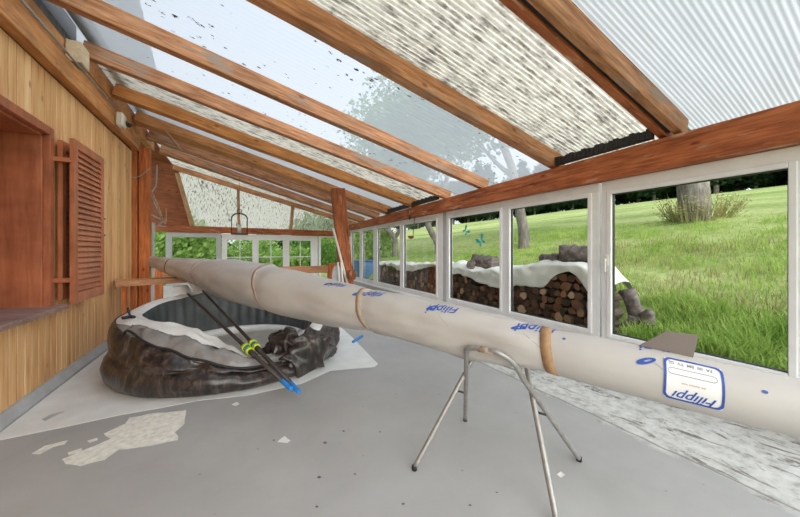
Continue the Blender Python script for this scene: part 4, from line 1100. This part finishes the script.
# trees
def crown_bm(bm, blobs, n_, size, mi=0, seed=0):
    rnd = random.Random(seed); tot = sum(b[3] ** 2 for b in blobs)
    for (x, y, z, r) in blobs:
        for _ in range(int(n_ * r * r / tot)):
            d = Vector((rnd.gauss(0, 1), rnd.gauss(0, 1), rnd.gauss(0, 1))).normalized() * r * (rnd.random() ** .4) * (1 + .25 * rnd.random())
            p = Vector((x, y, z)) + d; q = Vector((rnd.gauss(0, 1), rnd.gauss(0, 1), rnd.gauss(0, 1))).normalized(); w = q.orthogonal().normalized()
            s = size * (.6 + .8 * rnd.random()); e2 = q.cross(w)
            f_ = bm.faces.new([bm.verts.new(p + w * s), bm.verts.new(p + e2 * s * .5), bm.verts.new(p - w * s), bm.verts.new(p - e2 * s * .5)]); f_.material_index = mi
def tree(name, base, hgt, trunk_r, lean, blobs, n_, size, leafm, label, branches=(), group=None, seed=0, path=None):
    root = tag(empty(name, base), label, 'tree', group)
    bm = bmesh.new(); P = catmull([Vector((lean[0] * t * t * hgt, lean[1] * t * t * hgt, -.3 + hgt * t)) for t in (0, .25, .5, .75, 1)], 5)
    if path: P = catmull([Vector(q) for q in path], 6)
    sd = seed * 3.7
    P = [p + Vector((.06 * nz((p.z * 1.2, sd, 0)), .06 * nz((p.z * 1.2, sd, 5)), 0)) for p in P]
    rad = [trunk_r * (1.35 if i == 0 else 1) * (1 - .45 * i / len(P)) * (1 + .1 * nz((i * .7, sd, 1))) for i in range(len(P))]
    tube_bm(bm, P, 0, 14, radii=rad)
    for (z0, ang, ln_, r) in branches:
        p0 = Vector((lean[0] * (z0 / hgt) ** 2 * hgt, lean[1] * (z0 / hgt) ** 2 * hgt, z0)); dv = Vector((math.cos(ang), math.sin(ang), .9)).normalized()
        tube_bm(bm, catmull([p0, p0 + dv * ln_ * .5 + Vector((0, 0, .1)), p0 + dv * ln_ + Vector((0, 0, .4))], 4), 0, 8, radii=[lerp(r, r * .4, k / 8) for k in range(9)])
    link('trunk', bm, M['bark'], root)
    if n_:
        bm = bmesh.new(); crown_bm(bm, blobs, n_, size, seed=seed); link('foliage', bm, M[leafm], root)
    return root
def gpos(u, X):
    r = ray(u, 250); return Vector((X, r.y * X / r.x, tz(X, r.y * X / r.x)))
B1 = [(0, 0, 5.5, 2.2), (1.6, .5, 6.6, 2.0), (-1.4, -.4, 6.4, 1.9), (.3, 1.2, 7.6, 1.8), (.5, -1.6, 5.2, 1.6), (-1.2, 1.5, 4.2, 1.2)]
sdw = Vector((cs, -sn, 0))                         # sideways as seen from the room
def tp(a, z): return tuple(sdw * a + Vector((0, 0, z)))
LOW = [(-1.0, .3, 2.3, .7), (1.2, .4, 2.2, .6), (.2, .9, 2.7, .7)]
tree('fruit_tree', gpos(395, 7.4), 4.6, .17, (.02, 0), LOW + [(x * .9, y * .9, z * .95, r * .9) for x, y, z, r in B1], 10000, .11, 'leaf', 'forked fruit tree behind the window left of the copper ladle', path=[tp(0, -.3), tp(-.02, .5), tp(-.05, 1.0), tp(-.55, 1.6), tp(-.9, 2.4), tp(-1.1, 4.2)], seed=1)
bm = bmesh.new(); tube_bm(bm, catmull([Vector(tp(-.05, .95)), Vector(tp(.35, 1.5)), Vector(tp(.62, 2.2)), Vector(tp(.9, 3.8))], 6), 0, 10, radii=[lerp(.13, .05, k / 18) for k in range(19)])
link('limb', bm, M['bark'], bpy.data.objects['fruit_tree'])
tree('fruit_tree', gpos(438, 8.0), 4.8, .17, (.06, .10), [(x, y, z + .3, r) for x, y, z, r in B1], 9000, .11, 'leaf', 'bent fruit tree behind the window right of the copper ladle', path=[tp(.05, -.3), tp(-.02, .4), tp(-.28, .9), tp(-.45, 1.35), tp(-.15, 1.75), tp(.2, 2.3), tp(.5, 4.4)], seed=2)
tree('fruit_tree', gpos(524, 8.9), 4.5, .20, (-.10, .16), [(x - .6, y + .9, z + .6, r) for x, y, z, r in B1], 9000, .11, 'leaf', 'slanting grey trunk on the meadow behind the tarpaulin heap', [(2.4, 2.0, 2.0, .10)], seed=3)
tree('fruit_tree', gpos(693, 12.0), 6.5, .40, (.0, .0), [(x * 1.3, y * 1.3, z * 1.25 + 1.2, r * 1.3) for x, y, z, r in B1], 7000, .16, 'leaf', 'thick straight grey trunk standing on the meadow at right', [(3.2, -1.2, 3, .2)], seed=4)
# suckers around the thick trunk
sb = gpos(693, 12.0); bm = bmesh.new(); rnd = random.Random(3)
for k in range(170):
    a = rnd.random() * 6.28; r0_ = .35 + rnd.random() * .3; p = Vector((math.cos(a) * r0_, math.sin(a) * r0_ - .1, -.1)); q = p + Vector((math.cos(a) * .5 * rnd.random(), math.sin(a) * .6 * rnd.random(), .35 + .6 * rnd.random()))
    w = Vector((rnd.gauss(0, 1), rnd.gauss(0, 1), 0)).normalized() * .018
    bm.faces.new([bm.verts.new(p - w), bm.verts.new(p + w), bm.verts.new(q)])
    for j in range(4):
        c = p.lerp(q, .4 + .15 * j); s = .05; d = Vector((rnd.gauss(0, 1), rnd.gauss(0, 1), rnd.gauss(0, 1))).normalized(); e2 = d.orthogonal().normalized()
        bm.faces.new([bm.verts.new(c + d * s), bm.verts.new(c + e2 * s * .5), bm.verts.new(c - d * s), bm.verts.new(c - e2 * s * .5)])
sbo = link('tree_suckers', bm, M['blade_dry']); sbo.location = sb; tag(sbo, 'yellowish bush of shoots round the foot of the thick trunk', 'bush')
# forest on the crest
FB = [[(0, 0, 5, 3.2), (1.5, 1, 8, 2.8), (-1.4, -.6, 9, 2.6), (0, 0, 12, 2.2), (.5, -2, 6, 2.2)], [(0, 0, 4, 3.4), (0, 0, 8, 2.5), (0, 0, 11.5, 1.7), (0, 0, 14, .9)]]
protos = []
for k in range(2):
    t_ = tree('forest_tree', (90, 10, 14), 10, .35, (0, 0), FB[k], 2200, .55, 'leaf_dark', 'dark tree of the forest edge above the meadow', group='forest trees on the crest', seed=10 + k); protos.append(t_)
first = [True, True]; rnd = random.Random(11)
k = 0; y = -12.0
while y < 122:
    for row in range(2):
        x = 80 + row * 7 + rnd.uniform(-3, 3) + (0 if y < 60 else (y - 60) * -.25); yy = y + rnd.uniform(-2, 2); kk = k % 2
        if first[kk]: o = protos[kk]; first[kk] = False
        else: o = copy_tree(protos[kk])
        s = rnd.uniform(.75, 1.25) * (1.0 + .25 * row)
        o.location = (x, yy, tz(x, yy) - .5); o.rotation_euler = (0, 0, rnd.random() * 6.28); o.scale = (s, s, s); k += 1
    y += 4.6
# bushes seen through the far windows and the far end of the side windows
def bush(x, y, s, hgt, mat, label, seed, n_=2600, size=.10):
    rnd = random.Random(seed); bl = [(rnd.uniform(-s, s) * .7, rnd.uniform(-s, s) * .5, rnd.uniform(.25, .8) * hgt, s * rnd.uniform(.45, .75)) for _ in range(7)]
    o = empty('garden_bush', (x, y, tz(x, y))); tag(o, label, 'bush')
    bm = bmesh.new(); crown_bm(bm, bl, n_, size, seed=seed); link('foliage', bm, M[mat], o)
    bm = bmesh.new()
    for j in range(4): tube_bm(bm, [(rnd.uniform(-.1, .1), rnd.uniform(-.1, .1), -.2), (rnd.uniform(-.4, .4) * s, rnd.uniform(-.4, .4) * s, hgt * .6)], .03, 6)
    link('stems', bm, M['bark'], o)
bush(-2.0, 17.5, 2.0, 2.6, 'leaf_bush', 'dense green hedge shrub behind the leftmost far window', 21, 5000, .13)
bush(.6, 19, 1.4, 1.9, 'leaf_bush', 'bright green shrub behind the left muntin window', 22)
bush(2.6, 18, 1.0, 1.4, 'leaf_bush', 'low yellow-green shrub behind the middle muntin window', 23)
bush(4.2, 18.5, 1.4, 2.0, 'leaf', 'rounded green shrub behind the right muntin window', 24)
bush(5.6, 20, 1.0, 2.3, 'leaf_bush', 'tall green shrub left of the lean post beyond the glass', 25)
bush(6.6, 15.5, 1.0, 1.5, 'leaf_bush', 'leafy bush beside the blue tank', 26)
bush(7.2, 24, 3.0, 3.4, 'leaf', 'tall leafy tree-like bush above the blue tank', 27, 5000, .15)
bush(-8, 30, 5.0, 3.2, 'leaf', 'large background tree mass beyond the left far window', 28, 6000, .22)
# far wooded ridge behind the far windows
for k, (x, y, s) in enumerate([(-14, 60, 1.0), (-4, 66, 1.1), (6, 70, 1.0), (15, 76, .9), (24, 82, .9), (34, 90, 1.0)]):
    o = copy_tree(protos[k % 2]); o.location = (x, y, tz(x, y) - 1.5); o.scale = (s * 1.2, s * 1.2, s * .42); o.rotation_euler = (0, 0, k)
# blue tank
bt_ = tag(empty('blue_tank', (5.25, 13.2, tz(5.25, 13.2))), 'square blue tank outside beyond the far end of the side windows', 'tank')
bm = bmesh.new(); box(bm, -.45, .45, -.4, .4, -.1, .82, bev=.04); link('body', bm, M['blue_tank'], bt_)
bm = bmesh.new(); box(bm, -.48, .48, -.43, .43, .82, .88, bev=.02); link('lid', bm, M['blue_tank'], bt_)

# firewood stack -----------------------------------------------------
def log_mesh(seed):
    rnd = random.Random(seed); bm = bmesh.new(); n_ = rnd.choice((9, 12, 6, 5)); pr = [1 + .22 * rnd.uniform(-1, 1) for _ in range(n_)]; rings = []
    for x in (0, .25, .5):
        rings.append([bm.verts.new((x, pr[k] * math.cos(2 * math.pi * k / n_), pr[k] * math.sin(2 * math.pi * k / n_))) for k in range(n_)])
    for a, b in zip(rings, rings[1:]):
        for k in range(n_): bm.faces.new((a[k], a[(k + 1) % n_], b[(k + 1) % n_], b[k]))
    f0 = bm.faces.new(rings[0][::-1]); f1 = bm.faces.new(rings[-1]); f0.material_index = f1.material_index = 1
    me = bpy.data.meshes.new('firewood_log'); bmesh.ops.recalc_face_normals(bm, faces=bm.faces[:]); bm.to_mesh(me); bm.free()
    me.materials.append(M['skin_log']); me.materials.append(M['log_end']); return me
LM = [log_mesh(k) for k in range(10)]
SX = 4.85
def stop(y): return .98 + .26 * math.exp(-((y - 3.2) / 1.0) ** 2) + .10 * math.exp(-((y - 6.5) / 1.2) ** 2) - (.9 * max(0, 2.6 - y))
rnd = random.Random(5); cnt = 0; cand = []
y = 2.22
row_h = .135
for j in range(8):
    y = 2.45 + (j % 2) * .06
    while y < 10.6:
        r = rnd.uniform(.050, .095) * (1.0 if y < 6 else 1.1); z = .20 + .07 + j * row_h
        if z < stop(y) - .03: cand.append((y + r, z, r))
        y += 2 * r + .004
cand.sort(key=lambda c: (c[0] > 7.5, 0))
vis = [c for c in cand if c[1] > .30 and c[0] < 10.4][:300]
rest = [c for c in cand if c not in vis]
for (yy, z, r) in vis:
    o = bpy.data.objects.new('firewood_log', rnd.choice(LM)); C.objects.link(o)
    o.location = (SX + rnd.uniform(-.05, .05), yy, z); o.scale = (1, r, r * rnd.uniform(.9, 1.05)); o.rotation_euler = (rnd.uniform(0, 6.28), 0, rnd.uniform(-.06, .06))
    tag(o, 'split log in the firewood stack outside, its cut end facing the windows', 'log', 'logs in the firewood stack')
bm = bmesh.new()
for (yy, z, r) in rest: tube_bm(bm, [(SX, yy, z), (SX + .5, yy, z)], r, 8)
if rest: tag(link('firewood_base', bm, M['skin_log']), 'lowest and far logs at the foot of the firewood stack', 'logs', kind='stuff')
# white tarpaulin over the stack
def tarp(name, y0, y1, front, label, drop=.20, seed=0, amp=.085, lift=.02):
    bm = bmesh.new(); ny, nx = 70, 26; V = []
    for j in range(ny + 1):
        t = j / ny; y = lerp(y0, y1, t); row = []
        for i in range(nx + 1):
            s = i / nx; zt2 = stop(y) + .055 + lift
            dr = front(y)
            if s < .3: q = s / .3; x = SX - .09 - .02 * q; z = zt2 - dr * (1 - q) + .0
            else: q = (s - .3) / .7; x = lerp(SX - .11, SX + .72, q); z = zt2 + .07 * math.sin(math.pi * q) - .35 * max(0, q - .75) * 2
            z += amp * nz((x * 2.5, y * 2.2, seed)) + amp * .4 * nz((x * 7, y * 6, seed + 3)); x += amp * .8 * nz((z * 5, y * 5, seed + 7)) * (s < .3)
            row.append(bm.verts.new((x, y, z)))
        V.append(row)
    for j in range(ny):
        for i in range(nx): bm.faces.new((V[j][i], V[j][i + 1], V[j + 1][i + 1], V[j + 1][i]))
    o = link(name, bm, M['tarp'], smooth=True); m_ = o.modifiers.new('t', 'SOLIDIFY'); m_.thickness = .004
    return tag(o, label, 'tarpaulin')
tarp('tarpaulin', 2.38, 6.3, lambda y: tab(y, [(2.38, .75), (2.5, .60), (2.75, .26), (3.0, .10), (3.2, .16), (3.45, .40), (4.0, .34), (4.4, .30), (4.7, .36), (5.3, .20), (6.3, .14)]), 'white tarpaulin draped over the near part of the firewood stack', seed=1)
tarp('tarpaulin', 6.5, 10.6, lambda y: .12 + .08 * math.sin(y * 1.7), 'white tarpaulin over the far part of the firewood stack beyond the ladle', seed=6)
# old grey logs on top of and beside the stack
def old_log(p, q, r, label, seed):
    bm = bmesh.new(); p, q = Vector(p), Vector(q); n_ = 8
    P = [p.lerp(q, k / n_) + Vector((.02 * nz((k * .8, seed, 0)), .02 * nz((k * .8, seed, 4)), 0)) for k in range(n_ + 1)]
    tube_bm(bm, P, r, 12, radii=[r * (1 + .18 * nz((k * .9, seed, 2))) for k in range(n_ + 1)])
    for v in bm.verts: v.co += Vector((nz(v.co * 9), nz(v.co * 9 + Vector((5, 0, 0))), nz(v.co * 9 + Vector((0, 7, 0))))) * .035
    tag(link('old_log', bm, M['old_log']), label, 'log')
zt3 = lambda y: stop(y) + .17
old_log((SX + .30, 2.78, zt3(2.9) + .07), (SX + .16, 3.28, zt3(3.1) + .08), .155, 'thick dark log end on top of the tarpaulin, biggest of the three there', 1)
old_log((SX + .10, 3.30, zt3(3.3)), (SX + .28, 3.72, zt3(3.5)), .085, 'slim brown log beside the thick log on the tarpaulin', 2)
old_log((SX + .15, 2.62, zt3(2.6) + .02), (SX + .7, 2.9, zt3(2.6) + .05), .13, 'pale grey log right of the thick log on the tarpaulin', 3)
old_log((SX + .35, 4.98, zt3(5.2) + .02), (SX + .2, 5.55, zt3(5.3) + .08), .19, 'grey log on the tarpaulin at the left edge of the sticker window', 4)
old_log((SX - .05, 5.35, zt3(5.4)), (SX + .3, 5.75, zt3(5.5) - .02), .10, 'small log in front of the grey log by the sticker window', 5)
old_log((SX + .1, 2.02, .38), (SX + .18, 2.28, .96), .10, 'weathered stump leaning against the near end of the firewood stack', 6)
old_log((SX + .02, 1.96, .36), (SX + .05, 1.98, .72), .08, 'short gnarled chunk leaning on the weathered stump', 7)
old_log((SX - .05, 2.20, .36), (SX + .0, 2.12, .62), .08, 'smallest gnarled chunk in the grass beside the firewood stack', 8)

# grass
def grass(name, n_, xr, yr, hr, wr_, mat, label, seed, dens=None):
    rnd = random.Random(seed); bm = bmesh.new(); c = 0
    while c < n_:
        x = xr[0] + (xr[1] - xr[0]) * rnd.random() ** 1.5; y = rnd.uniform(*yr)
        if x < SX + .8 and y > 2.1: continue
        cl = .5 + .9 * nz((x * 1.1, y * 1.1, seed))
        if rnd.random() > max(.12, cl + .2): continue
        z = tz(x, y) - .02; h = rnd.uniform(*hr) * (.5 + max(0, cl)); a = rnd.random() * 6.28; w = rnd.uniform(*wr_)
        b = Vector((math.cos(a + 1.57), math.sin(a + 1.57), 0)) * w; ln_ = Vector((math.cos(a), math.sin(a), 0)) * h * rnd.uniform(.2, .9)
        p = Vector((x, y, z)); m1 = p + ln_ * .35 + Vector((0, 0, h * .65)); tip = p + ln_ + Vector((0, 0, h))
        v = [bm.verts.new(p - b), bm.verts.new(p + b), bm.verts.new(m1 + b * .7), bm.verts.new(m1 - b * .7), bm.verts.new(tip)]
        bm.faces.new((v[0], v[1], v[2], v[3])); bm.faces.new((v[3], v[2], v[4])); c += 1
    tag(link(name, bm, M[mat]), label, 'grass', kind='stuff')
grass('meadow_grass', 30000, (4.55, 12), (-2.5, 9), (.05, .16), (.004, .010), 'blade', 'short green meadow grass on the slope outside the windows', 31)
grass('tall_grass', 9000, (4.5, 5.9), (-1.5, 2.6), (.12, .32), (.005, .012), 'blade', 'tall lush grass along the outside of the glass door', 32)
grass('dry_grass', 9000, (4.5, 10), (-2, 6), (.06, .20), (.004, .008), 'blade_dry', 'dry straw-coloured grass among the green near the glass door', 33)
